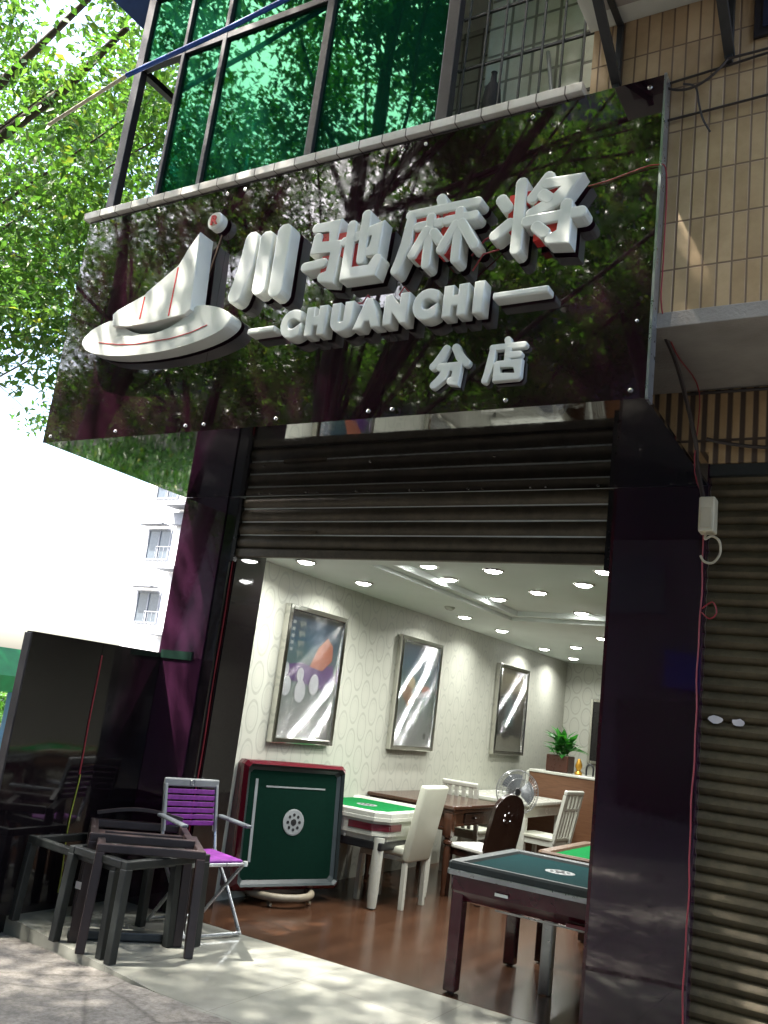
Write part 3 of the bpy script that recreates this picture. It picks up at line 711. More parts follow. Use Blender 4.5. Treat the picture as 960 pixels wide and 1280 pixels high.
# ledge with brackets at the top right
t = thing('equipment_shelf', 'pale concrete ledge on two dark slanting steel struts above the sign', 'ledge', (-1.0, SY, 4.95))
obj('slab', BX(-1.38, -.40, 2.78, SY + .069, 4.96, 5.04, .006), M['plaster'], t, world=True)
bm = B(); box(bm, -1.30, -.5, 2.95, 3.5, 4.945, 4.959, .002); obj('flaked_patch', bm, M['concrete'], t, world=True)
for x in (-1.22, -.70):
    bm = B(); bar(bm, (x, SY + .065, 4.60), (x, 2.95, 4.95), .045, .03, .003); bar(bm, (x, SY + .055, 4.56), (x, SY + .055, 4.95), .03, .03, .003); bar(bm, (x, SY + .06, 4.935), (x, 2.9, 4.935), .03, .02, .003)
    obj('strut', bm, M['strut'], t, world=True)
obj('upper_window_frame', BX(-.60, .6, SY + .05, SY + .069, 4.66, 6.0, .004), M['alu_dark'], bld, world=True)
obj('upper_window_pane', BX(-.56, .56, SY + .040, SY + .049, 4.70, 5.96), basic('dark_blue_glass', (.015, .02, .04), .06), bld, world=True)
# pole and awning
t = thing('laundry_pole', 'long blue and cream clothes pole sticking out from the balcony top', 'pole', (-4.76, SY - .02, 5.64))
a = Vector((-3.0, SY + .02, 5.93)); b = Vector((-4.74, SY - .06, 5.64)); c = Vector((-5.45, SY - .10, 5.40))
obj('blue_section', tube(B(), [a, (a + b) / 2 + Vector((0, 0, -.02)), b], .017, 10), M['blue'], t, world=True, smooth=True)
obj('cream_section', tube(B(), [b, c], .013, 10), M['cream'], t, world=True, smooth=True)
t = thing('corner_awning', 'small blue awning sheet jutting from the balcony corner', 'awning', (-5.0, SY, 6.4))
m = Matrix.Translation((-5.02, SY + .1, 6.72)) @ Matrix.Rotation(R(-32), 4, 'Y')
obj('sheet', BX(-.28, .3, -.15, 1.0, -.012, .012, .003, mtx=m), M['awning'], t, world=True)
obj('edge_rail', BX(-.28, .3, -.175, -.151, -.02, .02, .003, mtx=m), M['grey_light'], t, world=True)

# ---- neighbouring ground floor
NY = 4.40
t = thing('neighbour_facade', 'ochre tiled strip and recess of the neighbouring shop at right', 'facade', (1, NY, 0))
obj('tiled_strip', BX(-1.30, -.872, NY, NY + .2, 2.965, 3.2895), M['tile_low'], t, world=True)
obj('tiled_strip', BX(-.8715, 7, NY, NY + .2, 2.90, 3.2895), M['tile_low'], t, world=True)
obj('side_return', BX(-.872, -.866, NY + .001, FY + .3, 0, 2.8995), M['purple2'], t, world=True)
obj('lintel', BX(-.8655, 7, NY + .012, NY + .2, 2.84, 2.8995), M['iron'], t, world=True)
t = thing('roller_shutter', 'closed brown roller shutter of the neighbouring shop, scuffed, at right', 'roller shutter', (1, NY, 0))
cur = obj('curtain', shutter_curtain(-.865, 4.5, -.05, 2.84, NY + .07, .068), M['shutter2'], t, world=True, smooth=True)
rr = random.Random(12); bm = B()
for cx, cz, w in ((-.80, 1.66, .06), (-.70, 1.655, .05), (-.55, 1.70, .03)):
    pts = [(cx + w * .5 * (1 + .3 * rr.random()) * math.cos(a), cz + .014 * (1 + .5 * rr.random()) * math.sin(a)) for a in [i * PI / 5 for i in range(10)]]
    prism(bm, pts, NY + .045, NY + .048)
obj('paper_scrap', bm, M['tag'], t, world=True)
# adapter box and cables at the pillar edge
t = thing('power_box', 'cream plastic adapter box on the purple pillar edge by the brown shutter', 'adapter box', (-.86, NY - .05, 2.62))
obj('casing', BX(-.03, .045, -.045, .04, -.09, .085, .008), M['copper'], t)
obj('face_plate', BX(-.02, .03, -.050, -.046, -.07, .03, .002), M['cream'], t)
obj('cable_loop', tube(B(), [(.0, 0, -.09), (.0, -.01, -.12), (.03, -.01, -.105), (.065, -.01, -.13), (.07, -.01, -.19), (.04, -.01, -.235), (0, -.01, -.23), (-.02, 0, -.2)], .006, 8), M['cream'], t, smooth=True)
bm = B(); tube(bm, [(-.878 + .003 * math.sin(z * 9) + .002 * math.sin(z * 23), NY - .012, z) for z in [0.02 + i * .06 for i in range(43)]], .004, 6)
tube(bm, [(-.87, NY - .015, 2.17), (-.82, NY - .03, 2.2), (-.80, NY - .03, 2.15), (-.83, NY - .03, 2.12), (-.87, NY - .02, 2.15)], .0035, 6)
o = tag(obj('red_cable', bm, M['red_cord']), 'thin red cable running down the right edge of the purple pillar', 'cable')
def cable(name, pts, r, mat, label):
    return tag(obj(name, tube(B(), pts, r, 6), mat, smooth=True), label, 'cable')
wf = SY + .055
cable('cable', sag((-1.0, wf, 4.53), (.8, wf, 4.72), .02), .006, M['black_wire'], 'dark cable along the tan tiles starting at the sign top corner')
cable('cable', [(-1.0, wf - .01, 4.55)] + sag((-.98, wf - .02, 4.50), (-.70, wf - .03, 4.56), .07) + sag((-.70, wf - .03, 4.56), (.8, wf, 4.70), .03), .006, M['black_wire'], 'dark cable looping in a deep sag beside the sign top corner')
cable('cable', sag((-.98, wf, 4.33), (.8, wf, 4.42), .01), .006, M['black_wire'], 'dark cable following the tile joint to the right of the sign')
cable('cable', [(-.90, wf, 4.51), (-.84, wf - .02, 4.46), (-.82, wf - .02, 4.36), (-.80, wf - .02, 4.28), (-.77, wf, 4.22)], .005, M['black_wire'], 'short loose wire end hanging on the tan tiles')
cable('cable', sag((-.99, 4.38, 3.27), (2.5, 4.38, 3.27), .004, 20), .008, M['black_wire'], 'black cable clipped along the overhang above the ochre tiles')
cable('cable', sag((-.88, NY - .03, 3.02), (.4, NY - .03, 3.35), .19, 20), .009, M['black_wire'], 'thick brown cable sagging across the ochre tiles')
cable('cable', [(-.965, SY + .1, 3.33), (-.93, 3.9, 3.22), (-.92, 4.3, 3.0), (-.92, 4.36, 2.9), (-.885, 4.37, 2.72)], .011, M['black_wire'], 'bundle of dark cables from the sign corner down to the adapter box')

obj('door_head', BX(X0, -.873, FY + .01, FY + .3, 2.962, 4.299), M['concrete'], bld, world=True)
# ---- low glossy partition on the left
t = thing('low_partition', 'low glossy black partition wall left of the shop entrance', 'partition wall', (-4.86, 4.4, 0))
px_ = -4.84
obj('panel', BX(px_ - .06, px_, 3.77, 4.36, -.1, 1.735), M['partition'], t, world=True)
obj('panel', BX(px_ - .06, px_, 4.364, FY - .004, -.1, 1.735), M['partition'], t, world=True)
obj('joint_cord', tube(B(), [(px_ + .004, 4.362 + .002 * math.sin(z * 9), z) for z in [.85 + i * .1 for i in range(9)]], .005, 6), M['red_cord'], t, world=True)
obj('lower_cord', tube(B(), [(px_ + .006, 4.362 + .010 * math.sin(z * 9), z) for z in [.1 + i * .05 for i in range(16)]], .004, 6), M['green_cord'], t, world=True)
obj('end_trim', BX(px_ - .064, px_ + .003, 3.755, 3.769, -.1, 1.725, .002), M['alu_dark'], t, world=True)
obj('top_strip', BX(px_ - .001 + .002, X0 + .34, FY - .012, FY - .0005, 1.70, 1.76), M['teal_glasslike'], t, world=True)

# ---- framed posters
def flat_mat(c): return basic('print', c, .6, var=.08)
def poster(y0, y1, z0, z1, label, art):
    t = thing('framed_poster', label, 'framed poster', (XL, (y0 + y1) / 2, z0), 0, 'framed posters on the left shop wall')
    x0 = XL + .001; xf = XL + .065; w = .045
    bm = B()
    box(bm, x0, xf, y0, y0 + w, z0, z1, .006); box(bm, x0, xf, y1 - w, y1, z0, z1, .006)
    box(bm, x0, xf, y0 + w + .0005, y1 - w - .0005, z0, z0 + w, .006); box(bm, x0, xf, y0 + w + .0005, y1 - w - .0005, z1 - w, z1, .006)
    obj('frame', bm, M['chrome'], t, world=True)
    obj('print', art(y0 + w, y1 - w, z0 + w, z1 - w), ART, t, world=True)
    obj('cover_sheet', BX(XL + .050, XL + .0525, y0 + w + .001, y1 - w - .001, z0 + w + .001, z1 - w - .001), M['streak_near' if y0 < 6 else 'streak'], t, world=True)
    return t
ART = [flat_mat(c) for c in ((.02, .05, .085), (.07, .11, .10), (.22, .25, .22), (.5, .52, .48), (.12, .03, .20), (.75, .75, .72), (.55, .16, .08), (.28, .12, .03), (.03, .025, .02), (.55, .42, .2))]
def grad_mat(name, stops):
    m, nt, b = nm(name); z = sep(nt, geopos(nt))[2]
    f = MA(nt, 'DIVIDE', MA(nt, 'SUBTRACT', z, 1.2), 1.05); f = MA(nt, 'ADD', f, MA(nt, 'MULTIPLY', MA(nt, 'SUBTRACT', noise(nt, 5, 4, geopos(nt)), .5), .22))
    L(nt, ramp(nt, f, stops), b.inputs['Base Color']); b.inputs['Roughness'].default_value = .5; return m
ART += [grad_mat('print_blue', [(0, (.42, .42, .36)), (.25, (.30, .32, .28)), (.5, (.10, .19, .15)), (.78, (.012, .075, .13)), (1, (.004, .015, .055))]),
        grad_mat('print_bronze', [(0, (.4, .38, .28)), (.16, (.3, .27, .18)), (.2, (.05, .04, .03)), (.6, (.10, .08, .05)), (1, (.34, .28, .15))])]
def quadYZ(bm, y0, y1, z0, z1, x, mi):
    f = bm.faces.new([bm.verts.new(p) for p in ((x, y0, z0), (x, y1, z0), (x, y1, z1), (x, y0, z1))]); f.material_index = mi
def polyYZ(bm, pts, x, mi):
    f = bm.faces.new([bm.verts.new((x, a, b)) for a, b in pts]); f.material_index = mi
def ell(cy, cz, ry, rz, n=24, rot=0): return [(cy + ry * math.cos(2 * PI * k / n) * math.cos(rot) - rz * math.sin(2 * PI * k / n) * math.sin(rot), cz + ry * math.cos(2 * PI * k / n) * math.sin(rot) + rz * math.sin(2 * PI * k / n) * math.cos(rot)) for k in range(n)]
def bandgrad(bm, y0, y1, z0, z1, order):
    x = XL + .012; n = len(order)
    for k, m_ in enumerate(order): quadYZ(bm, y0, y1, z1 - (k + 1) * (z1 - z0) / n, z1 - k * (z1 - z0) / n, x, m_)
def art1(y0, y1, z0, z1):
    bm = B(); bandgrad(bm, y0, y1, z0, z1, (10,)); W = y1 - y0; H = z1 - z0; x = XL + .015
    P_ = lambda a, b: (y0 + a * W, z0 + b * H)
    polyYZ(bm, [P_(0, .56), P_(.35, .60), P_(.6, .58), P_(.95, .62), P_(1, .5), P_(.8, .40), P_(.4, .44), P_(0, .46)], x, 4)
    polyYZ(bm, [P_(.50, .58), P_(.62, .74), P_(.78, .84), P_(.9, .78), P_(.92, .66), P_(.75, .56)], x + .002, 6)
    for a, b, r in ((.08, .53, .055), (.62, .44, .085), (.35, .50, .06), (.12, .40, .08), (.38, .37, .09), (.88, .40, .07)): polyYZ(bm, ell(*P_(a, b), r * H * .8, r * H), x + .004 + .0005 * a, 5)
    for k in range(5): quadYZ(bm, *(P_(.10, 0)[0], P_(.15, 0)[0]), P_(0, .90 - k * .055)[1], P_(0, .925 - k * .055)[1], x, 3)
    for k in range(4): polyYZ(bm, [P_(.22, .93 - k * .08), P_(.34, .93 - k * .08), P_(.34, .88 - k * .08), P_(.30, .905 - k * .08), P_(.25, .87 - k * .08)], x, 2)
    polyYZ(bm, [P_(.84, .10), P_(.93, .12), P_(.90, .20), P_(.85, .18)], x, 8)
    return bm
def art2(y0, y1, z0, z1):
    bm = B(); bandgrad(bm, y0, y1, z0, z1, (10,)); W = y1 - y0; H = z1 - z0; x = XL + .015
    P_ = lambda a, b: (y0 + a * W, z0 + b * H)
    polyYZ(bm, ell(*P_(.36, .60), .13 * W, .07 * H), x, 9); polyYZ(bm, ell(*P_(.30, .50), .14 * W, .07 * H), x + .001, 7)
    polyYZ(bm, [P_(.2, .47), P_(.56, .48), P_(.48, .38), P_(.36, .34)], x + .002, 7)
    polyYZ(bm, ell(*P_(.80, .55), .12 * W, .045 * H), x, 6); polyYZ(bm, [P_(.55, .50), P_(.9, .56), P_(.88, .50), P_(.6, .46)], x + .001, 5)
    polyYZ(bm, ell(*P_(.88, .10), .04 * W, .03 * H), x, 8)
    return bm
def art3(y0, y1, z0, z1):
    bm = B(); bandgrad(bm, y0, y1, z0, z1, (11,)); W = y1 - y0; H = z1 - z0; x = XL + .015
    P_ = lambda a, b: (y0 + a * W, z0 + b * H)
    polyYZ(bm, [P_(.15, .2), P_(.15, .65), P_(.75, .72), P_(.75, .2)], x, 8); polyYZ(bm, [P_(.3, .3), P_(.5, .85), P_(.7, .3)], x + .002, 1)
    polyYZ(bm, [P_(.15, .66), P_(.45, .72), P_(.6, .66)], x + .003, 3)
    return bm
poster(5.84, 6.72, 1.165, 2.285, 'tall chrome framed poster of purple cloth and pale discs, nearest the entrance', art1)
poster(7.76, 8.66, 1.165, 2.29, 'chrome framed poster with orange lamp shape on blue grey, in the middle of the wall', art2)
poster(10.28, 11.26, 1.18, 2.28, 'farthest chrome framed poster on the left wall, with dark bronze picture', art3)
t = thing('wall_mirror_frame', 'dark picture in a thin pale frame on the back wall by the right pillar', 'framed picture', (-3.6, YB, 1.18))
bm = B(); box(bm, -4.04, -4.00, YB - .05, YB - .001, 1.16, 2.07, .004); box(bm, -3.24, -3.2, YB - .05, YB - .001, 1.16, 2.07, .004); box(bm, -3.9995, -3.2405, YB - .05, YB - .001, 1.16, 1.20, .004); box(bm, -3.9995, -3.2405, YB - .05, YB - .001, 2.03, 2.07, .004)
obj('frame', bm, M['chrome'], t, world=True)
obj('picture', BX(-3.998, -3.242, YB - .03, YB - .002, 1.202, 2.028), M['lacquer_black'], t, world=True)
o = tag(obj('smoke_sensor', lathe(B(), [(.03, -.03), (.05, -.012), (.052, 0)], (-3.83, 7.6, CZ), 18), M['white_lacquer'], smooth=True), 'small white ceiling fitting between the left row of lights and the posters', 'ceiling fitting')

# ---- mahjong tables
def poly_prism_z(bm, pts, z0, z1, bev=0, mi=0):
    f = [bm.verts.new((x, y, z1)) for x, y in pts]; g = [bm.verts.new((x, y, z0)) for x, y in pts]; n = len(pts)
    F = bm.faces.new(f); fs = [F, bm.faces.new(g[::-1])]
    for k in range(n): fs.append(bm.faces.new((f[k], f[(k + 1) % n], g[(k + 1) % n], g[k])))
    for q in fs: q.material_index = mi
    if bev: 
        r = bmesh.ops.bevel(bm, geom=list(F.edges), offset=bev, segments=2, profile=.5, affect='EDGES')
        for q in r['faces']: q.material_index = mi
    return bm
def octo(w, d, c): 
    x, y = w / 2, d / 2
    return [(-x + c, -y), (x - c, -y), (x, -y + c), (x, y - c), (x - c, y), (-x + c, y), (-x, y - c), (-x, -y + c)]
def emblem(t, z, s=.09):
    e = obj('centre_disc', lathe(B(), [(s, 0), (s, .002), (s - .006, .003)], (0, 0, z), 36), M['grey_light'], t)
    bm = B()
    for k in range(8):
        a = k * PI / 4; lathe(bm, [(.011, 0), (.011, .0015)], (s * .6 * math.cos(a), s * .6 * math.sin(a), z + .003), 10)
    lathe(bm, [(.028, 0), (.026, .003)], (0, 0, z + .003), 16)
    obj('disc_button', bm, M['black_plastic'], e)
def mj_table(name, label, loc, rotz, w, d, h, c, mats, legw, style):
    felt, rim, body, leg, trim = mats
    t = thing(name, label, 'mahjong table', loc, rotz, None)
    ring = B()
    o_, i_ = octo(w, d, c), octo(w - .13, d - .13, max(.001, c - .03))
    n = len(o_); zt = h
    def rr(p, z): return [ring.verts.new((x, y, z)) for x, y in p]
    i2 = octo(w - .15, d - .15, max(.001, c - .03)); om = octo(w - .02, d - .02, c)
    A, A2, Bq, Cq, Dq = rr(o_, zt - .045), rr(o_, zt - .012), rr(om, zt), rr(i_, zt - .004), rr(i2, zt - .02)
    for P_, Q_ in ((A, A2), (A2, Bq), (Bq, Cq), (Cq, Dq)):
        for k in range(n): ring.faces.new((P_[k], P_[(k + 1) % n], Q_[(k + 1) % n], Q_[k]))
    obj('rim', ring, rim, t)
    obj('felt', poly_prism_z(B(), octo(w - .142, d - .142, max(.001, c - .03)), h - .04, h - .019), felt, t)
    emblem(t, h - .019)
    obj('trim_band', poly_prism_z(B(), octo(w + .006, d + .006, c), h - .075, h - .046, .004), trim, t)
    ap = B()
    if style == 'taper':
        o1, o2 = octo(w - .03, d - .03, c), octo(w - .26, d - .26, c)
        zz = ((o1, h - .0755), (octo(w - .04, d - .04, c), h - .16), (octo(w - .12, d - .12, c), h - .215), (o2, h - .235))
        rs = [[ap.verts.new((x, y, z)) for x, y in p] for p, z in zz]
        for P_, Q_ in zip(rs, rs[1:]):
            for k in range(n): ap.faces.new((P_[k], P_[(k + 1) % n], Q_[(k + 1) % n], Q_[k]))
        ap.faces.new(rs[0]); ap.faces.new(rs[-1])
    else:
        poly_prism_z(ap, octo(w - .03, d - .03, c), h - .19, h - .0755)
        poly_prism_z(ap, octo(w - .07, d - .07, c), h - .23, h - .191)
    obj('apron', ap, body, t)
    for sx in (-1, 1):
        for sy in (-1, 1):
            x, y = sx * (w / 2 - legw * .5 - .03), sy * (d / 2 - legw * .5 - .03); bm = B()
            if style == 'taper': bar(bm, (x, y, 0.012), (x, y, h - .077), legw, legw, .008, (0, 1, 0))
            else: tube(bm, [(x, y, .012), (x, y, .12), (x, y, h - .2)], [legw * .42, legw * .5, legw * .55], 16)
            l = obj('leg', bm, leg, t, smooth=(style != 'taper'))
            obj('foot', lathe(B(), [(.02, 0), (.02, .0118)], (x, y, 0), 12), M['black_plastic'], l)
    return t
t = mj_table('mahjong_table', 'burgundy mahjong table with dark teal felt and silver edge, nearest the terrace', (-1.85, 5.515, 0), 0, 1.02, 1.02, .715, .02, (M['felt_teal'], M['rim_dark'], M['burgundy'], M['burgundy'], M['silver']), .075, 'taper')
obj('name_plate', BX(-.20, -.12, -.509, -.505, .575, .592, .001), M['white_plastic'], t)
obj('handle', BX(.22, .36, -.505, -.475, .502, .522, .004), M['maroon_band'], t)
bm = B(); bar(bm, (-.05, .03, .0), (-.05, .03, .46), .07, .07, .01, (0, 1, 0)); box(bm, -.30, .25, -.25, .25, .44, .49, .01); obj('centre_column', bm, M['silver'], t)
t = mj_table('mahjong_table', 'wood rimmed mahjong table with bright green felt behind the burgundy table', (-1.72, 6.68, 0), 0, 1.04, 1.06, .72, .03, (M['felt_green'], M['wood_rim'], M['wood_rim'], M['dark_wood'], M['chrome']), .08, 'taper')
t = mj_table('mahjong_table', 'white mahjong table with green felt and maroon corner bands behind a cream chair', (-4.07, 6.90, 0), 0, .95, 1.0, .735, .10, (M['felt_green'], M['white_lacquer'], M['white_lacquer'], M['white_lacquer'], M['white_lacquer']), .085, 'round')
bm = B()
for p, q in (((.365, -.493), (.472, -.386)), ): 
    bar(bm, (p[0] - .23, -.486, .61), (p[0] - .01, -.486, .61), .012, .055, .003, (0, 0, 1)); 
    bar(bm, (p[0] - .012, -.487, .61), (.462, -.387, .61), .012, .055, .003); bar(bm, (.463, -.38, .61), (.463, -.2, .61), .012, .055, .003)
    bar(bm, (-.34, -.486, .61), (.03, -.486, .61), .012, .055, .003)
for v in bm.verts: pass
obj('maroon_inlay', bm, M['maroon_band'], t)
bm = B(); box(bm, -.45, .45, -.47, .47, .44, .504, .01); obj('underside_tray', bm, M['black_plastic'], t)
bm = B(); lathe(bm, [(.02, 0), (.02, .03), (.012, .034)], n=14); bm.transform(Matrix.Translation((.10, -.44, .52)) @ Matrix.Rotation(PI / 2, 4, 'X')); obj('knob', bm, M['white_lacquer'], t, smooth=True)

# folded mahjong table standing upright on its wheeled ring
ang = math.atan2(6.42 - 5.50, -3.98 + 4.33)
fold = thing('folded_mahjong_table', 'mahjong table folded upright, red lacquer rim and dark green felt face, on wheels', 'folded table', (-4.14, 5.95, 0), ang)
m = Matrix.Translation((0, 0, .10)) @ Matrix.Rotation(R(-5), 4, 'X')
W, H = .98, .94
bm = B(); ou = octo(W, H, .03); fr = [(x, y + H / 2) for x, y in ou]; inn = [(x * .90, (y) * .90 + H / 2) for x, y in ou]; inn2 = [(x * .84, y * .84 + H / 2) for x, y in ou]
def ringf(bm, seq, mi):
    rs = [[bm.verts.new(m @ Vector((x, yy, z))) for x, z in p] for p, yy in seq]
    n = len(rs[0])
    for P_, Q_ in zip(rs, rs[1:]):
        for k in range(n): bm.faces.new((P_[k], P_[(k + 1) % n], Q_[(k + 1) % n], Q_[k])).material_index = mi
    return rs
ringf(bm, [(fr, .16), (fr, .015), ([(x * .985, (z - H / 2) * .985 + H / 2) for x, z in fr], -.012), ([(x * .93, (z - H / 2) * .93 + H / 2) for x, z in fr], -.045)], 0)
bk = [bm.verts.new(m @ Vector((x, .16, z))) for x, z in fr]; bm.faces.new(bk)
obj('red_rim', bm, M['red_lacquer'], fold)
bm = B(); ringf(bm, [([(x * .93, (z - H / 2) * .93 + H / 2) for x, z in fr], -.0445), ([(x * .90, (z - H / 2) * .90 + H / 2) for x, z in fr], -.022), (inn, -.012), (inn2, .004)], 0)
obj('bumper', bm, M['rim_dark'], fold)
bm = B(); bm.faces.new([bm.verts.new(m @ Vector((x, .003, z))) for x, z in inn2]); obj('felt', bm, M['felt_dark'], fold)
bm = B(); box(bm, -.36, -.335, -.001, .002, .20, .80, .002, mtx=m); box(bm, -.26, .30, -.001, .002, .74, .752, .001, mtx=m)
obj('tile_slot', bm, M['grey_light'], fold)
e = B(); lathe(e, [(.098, 0), (.098, .004), (.09, .006)], n=36); e.transform(m @ Matrix.Translation((.02, .002, .49)) @ Matrix.Rotation(PI / 2, 4, 'X')); eo = obj('centre_disc', e, M['grey_light'], fold)
e = B()
for k in range(8):
    a = k * PI / 4; lathe(e, [(.012, .0061), (.012, .008)], (.055 * math.cos(a), .055 * math.sin(a), 0), 10)
lathe(e, [(.026, .0061), (.024, .009)], (0, 0, 0), 16)
e.transform(m @ Matrix.Translation((.02, .002, .49)) @ Matrix.Rotation(PI / 2, 4, 'X')); obj('disc_button', e, M['black_plastic'], eo)
obj('body', BX(-.40, .40, .161, .30, .12, .85, .02, mtx=m), M['black_plastic'], fold)
obj('stem', BX(-.05, .05, .12, .22, .05, .25, .01), M['iron'], fold)
bm = B(); torus(bm, (0, .1, .075), .26, .028, 40, 10, 'z'); bar(bm, (-.25, .1, .07), (.25, .1, .07), .05, .03, .004); obj('base_ring', bm, M['dolly'], fold, smooth=True)
for k in range(4):
    a = PI / 4 + k * PI / 2; x, y = .25 * math.cos(a), .1 + .25 * math.sin(a); bm = B(); lathe(bm, [(.012, -.01), (.022, -.01), (.022, .01), (.012, .01)], n=14); bm.transform(Matrix.Translation((x, y, .022)) @ Matrix.Rotation(PI / 2, 4, 'Y')); bar(bm, (x, y, .022), (x, y, .06), .012, .012, .001)
    obj('caster', bm, M['chrome'], fold, smooth=True)

# ---- folding chair
ch = thing('folding_chair', 'folding armchair with grey frame and purple elastic straps on back and seat', 'folding chair', (-4.02, 4.80, 0), math.atan2(-.30, .95))
# local: +x is forward
bm = B()
obj('seat', BX(-.20, .19, -.185, .185, .435, .455, .008), M['strap'], ch)
bm = B()
for k in range(7): pass
def backp(z): return -.20 - (z - .45) * .22
s_ = B()
for k in range(6):
    z = .615 + k * .040; bar(s_, (backp(z), -.185, z), (backp(z), .185, z), .008, .030, .003, (0, 0, 1))
obj('back_straps', s_, M['strap'], ch)
bm = B()
for sy in (-1, 1):
    y = sy * .205
    tube(bm, [(backp(.90) , y * .97, .86), (backp(.45), y, .45), (.02, y, .25), (.24, y, .012)], .012, 8)
    tube(bm, [(.20, y * .94, .44), (.0, y * .94, .25), (-.24, y * .94, .012)], .012, 8)
    tube(bm, [(-.20, y * .9, .43), (.20, y * .9, .43)], .010, 8)
tube(bm, [(.238, -.205, .02), (.238, .205, .02)], .010, 8); tube(bm, [(-.238, -.19, .02), (-.238, .19, .02)], .010, 8)
tube(bm, [(.20, -.2, .43), (.20, .2, .43)], .011, 8)
obj('tube_frame', bm, M['silver'], ch, smooth=True)
bm = B()
for sy in (-1, 1): bar(bm, (backp(.58), sy * .20, .56), (backp(.88), sy * .20, .86), .034, .022, .006, (0, 1, 0))
bar(bm, (backp(.875), -.215, .872), (backp(.875), .215, .872), .026, .055, .010, (0, 0, 1))
obj('back_frame', bm, M['grey_light'], ch)
bm = B()
for k, y in enumerate((-.07, 0, .07)): torus(bm, (0, 0, 0), .018, .004, 20, 6, 'y') if k == 1 else None
bm.transform(Matrix.Translation((backp(.875) + .013, 0, .875)) @ Matrix.Rotation(PI / 2, 4, 'Z')); obj('headrest_mark', bm, M['silver'], ch)
for sy in (-1, 1):
    bm = B(); bar(bm, (backp(.66), sy * .235, .665), (.12, sy * .245, .650), .045, .022, .009); obj('armrest', bm, M['grey_plastic'], ch)
for sx in (-.2, .2):
    for sy in (-1, 1): obj('joint_cap', lathe(B(), [(.016, -.015), (.019, 0), (.016, .015)], (sx, sy * .195, .435), 10), M['white_plastic'], ch, smooth=True)

# ---- nested wooden stands on the terrace
def stand(label, P, h, mat, w=.052, dirs=None, tilt=0, rail2=False, mat2=None):
    FL, FR, RR, RL = [Vector((x, y, 0)) for x, y in P]
    c = (FL + FR + RR + RL) / 4
    t = thing('wooden_stand', label, 'table stand', tuple(c), 0, 'bare wooden stands piled by the partition')
    pts = [p - c for p in (FL, FR, RR, RL)]
    for p in pts:
        bm = B(); q = p * .95; bar(bm, (p.x, p.y, 0.001), (q.x, q.y, h - w * .9), w, w, .005, (pts[1] - pts[0]).normalized()); obj('leg', bm, mat, t)
    bm = B()
    for k in range(4):
        a, b = pts[k] * .95, pts[(k + 1) % 4] * .95; d = (b - a).normalized() * (w * .5) * (1 if k % 2 == 0 else -1)
        bar(bm, (a.x - d.x, a.y - d.y, h - w / 2), (b.x + d.x, b.y + d.y, h - w / 2 - .0008 * k), w * (.9 if k % 2 == 0 else .86), w * .9, .006, (0, 0, 1))
    obj('top_frame', bm, mat, t)
    if rail2:
        bm = B(); n = 12
        a, b = pts[3] * .93, pts[2] * .93
        cpts = [a.lerp(b, i / n) + Vector((0, 0, h + .035 + .04 * math.sin(PI * i / n))) for i in range(n + 1)]
        for u, v in zip(cpts, cpts[1:]): bar(bm, u, v + (v - u) * .02, .03, .022, .002)
        obj('curved_rail', bm, mat, t)
    return t
d1 = Vector((.67, .74)).normalized(); d2 = Vector((-.74, .67))
def quad(p, l1, l2, a1=d1, a2=d2):
    p = Vector(p); return [p, p + a1 * l1, p + a1 * l1 + a2 * l2, p + a2 * l2]
sa = stand('taller dark brown wooden stand with a red and white tag on its front leg', [tuple(v) for v in quad((-4.20, 3.97), .60, .60)], .605, M['stool_brown'], .054, rail2=True)
pl = Vector((-4.20, 3.97, 0)) - Vector(sa.location)
obj('paper_tag', BX(pl.x - .022, pl.x + .022, pl.y - .032, pl.y - .029, .29, .33), [M['tag']], sa)
stand('dark brown wooden stand nested against the tagged one, its right legs doubled', [tuple(v) for v in quad((-4.00, 3.85), .60, .52)], .585, M['stool_brown'], .052)
stand('black wooden stand whose front legs reach nearest the pavement edge', [tuple(v) for v in quad((-3.76, 3.85), .66, .5, Vector((.03, 1)), Vector((-1, .08)))], .53, M['stool_black'], .05)
stand('low greenish black stand at far left against the glossy partition', [(-4.74, 3.98), (-3.86, 3.88), (-3.82, 4.36), (-4.70, 4.46)], .50, M['stool_black'], .05)
bm = B(); bar(bm, (-4.26, 3.98, .03), (-3.88, 4.42, .03), .055, .05, .008); o = tag(obj('loose_bar', bm, M['stool_black']), 'short black wooden bar lying on the tiles under the stands', 'wooden bar')

# ---- cream dining chair
def cream_chair(label, loc, rotz):
    t = thing('leather_chair', label, 'chair', loc, rotz)   # +x is the back side
    obj('seat', BX(-.24, .20, -.21, .21, .40, .47, .022, seg=3), M['white_leather'], t, smooth=True)
    m = Matrix.Translation((.20, 0, .36)) @ Matrix.Rotation(R(11), 4, 'Y')
    obj('backrest', BX(-.035, .035, -.205, .205, 0, .62, .022, mtx=m, seg=3), M['white_leather'], t, smooth=True)
    obj('seat_frame', BX(-.22, .20, -.19, .19, .36, .399, .006), M['white_lacquer'], t)
    for sx, sy in ((-.205, -.175), (-.205, .175), (.205, -.175), (.205, .175)):
        bm = B(); bar(bm, (sx * 1.02, sy, 0), (sx, sy, .36 if sx < 0 else .359), .040, .040, .004, (1, 0, 0)); obj('leg', bm, M['white_lacquer'], t)
    return t
cream_chair('cream leather dining chair with tall slanted back, legs toward the white mahjong table', (-3.73, 6.86, 0), 0)

